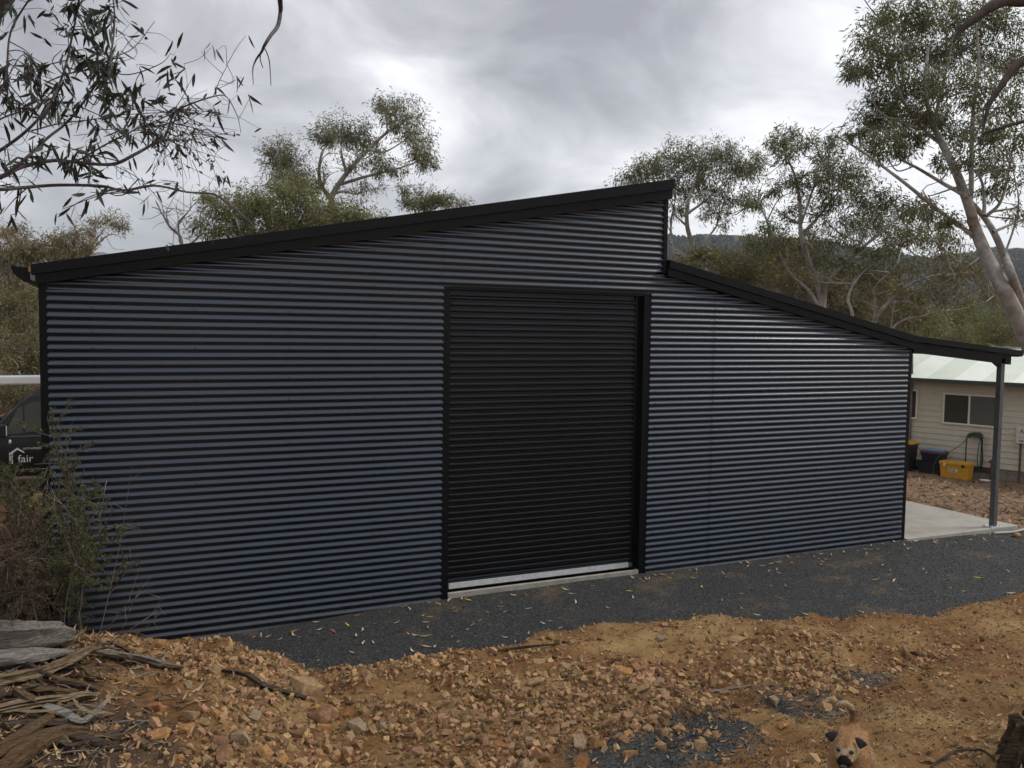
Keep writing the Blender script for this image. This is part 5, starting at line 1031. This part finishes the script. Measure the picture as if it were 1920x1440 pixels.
# short coat: thin blades lying back along the body
dm.calc_loop_triangles(); tv = np.array([t.vertices[:] for t in dm.loop_triangles]); co_ = np.array([v.co[:] for v in dm.vertices]); no_ = np.array([v.normal[:] for v in dm.vertices])
A_, B_, C_ = co_[tv[:, 0]], co_[tv[:, 1]], co_[tv[:, 2]]; ar = np.linalg.norm(np.cross(B_ - A_, C_ - A_), axis=1); pk = rng.choice(len(tv), 16000, p=ar / ar.sum()); w1 = rng.random((16000, 2)); w1[w1.sum(1) > 1] = 1 - w1[w1.sum(1) > 1]
pp = A_[pk] + w1[:, :1] * (B_ - A_)[pk] + w1[:, 1:] * (C_ - A_)[pk]; nn_ = nrm(no_[tv[pk, 0]]); fd = nrm(nn_ * .55 + V(-.8, 0, -.25) + rng.normal(size=(16000, 3)) * .25); sdv = nrm(np.cross(fd, nn_))
Lh = (np.where(pp[:, 0] > .30, .007, np.where((pp[:, 0] < -.165) & (pp[:, 2] > B + .03), .012, .013)) * rng.uniform(.6, 1.3, 16000))[:, None]
fv = np.stack([pp - sdv * .0011, pp + sdv * .0011, pp + fd * Lh], 1).reshape(-1, 3); fme = qmesh('fur', fv, np.arange(len(fv)).reshape(-1, 3))
fc = np.repeat(cols[tv[pk, 0]], 3, axis=0) * np.repeat(rng.uniform(.7, 1.35, (16000, 1)), 3, axis=0); fc[:, 3] = 1
fme.color_attributes.new('coat', 'FLOAT_COLOR', 'POINT').data.foreach_set('color', fc.astype(np.float32).ravel()); stuff(obj('fur', fme, fm, DG))
M['dogblack'] = mat('dog_black', (.012, .010, .0095), .75, .25); M['eye'] = mat('dog_eye', (.008, .006, .005), .12, .7)
for s in (-1, 1):
    v = [(.32, .032 * s, HH + .058), (.352, .044 * s, HH + .054), (.342, .078 * s, HH + .056), (.318, .062 * s, HH + .060), (.378, .062 * s, HH + .012), (.358, .090 * s, HH + .040), (.345, .110 * s, HH + .042)]
    mb = MB().add(v, [(0, 1, 2), (0, 2, 3), (1, 4, 2), (2, 4, 5), (2, 5, 6), (2, 6, 3)]); m_ = mb.mesh('ear', True); o = obj('ear', m_, M['dogblack'], DG); sd_ = o.modifiers.new('s', 'SOLIDIFY'); sd_.thickness = .010; sb_ = o.modifiers.new('b', 'SUBSURF'); sb_.levels = sb_.render_levels = 2
    bm_ = bmesh.new(); bmesh.ops.create_uvsphere(bm_, u_segments=12, v_segments=8, radius=.011); m_ = bpy.data.meshes.new('eye'); bm_.to_mesh(m_); bm_.free(); obj('eye', m_, M['eye'], DG, (.405, .031 * s, HH + .012))
bm_ = bmesh.new(); bmesh.ops.create_uvsphere(bm_, u_segments=12, v_segments=8, radius=.017); bmesh.ops.scale(bm_, vec=(.8, 1.2, .8), verts=bm_.verts); m_ = bpy.data.meshes.new('nose'); bm_.to_mesh(m_); bm_.free(); obj('nose', m_, M['eye'], DG, (.474, 0, HH - .04))

# ------------------------------------------------------------------ the air
hm = bpy.data.materials.new('air'); hm.use_nodes = True; ht = hm.node_tree; ht.nodes.clear(); pv = ht.nodes.new('ShaderNodeVolumePrincipled'); pv.inputs['Color'].default_value = (.80, .86, .95, 1); pv.inputs['Density'].default_value = .00030; pv.inputs['Anisotropy'].default_value = .2
oh = ht.nodes.new('ShaderNodeOutputMaterial'); ht.links.new(pv.outputs[0], oh.inputs['Volume'])
hzo = MB().box(-3000, 3000, -2600, 3200, -9, 235).build('haze', hm); stuff(hzo); hzo['label'] = 'thin grey-blue air between the shed and the hills'; hzo['category'] = 'haze'
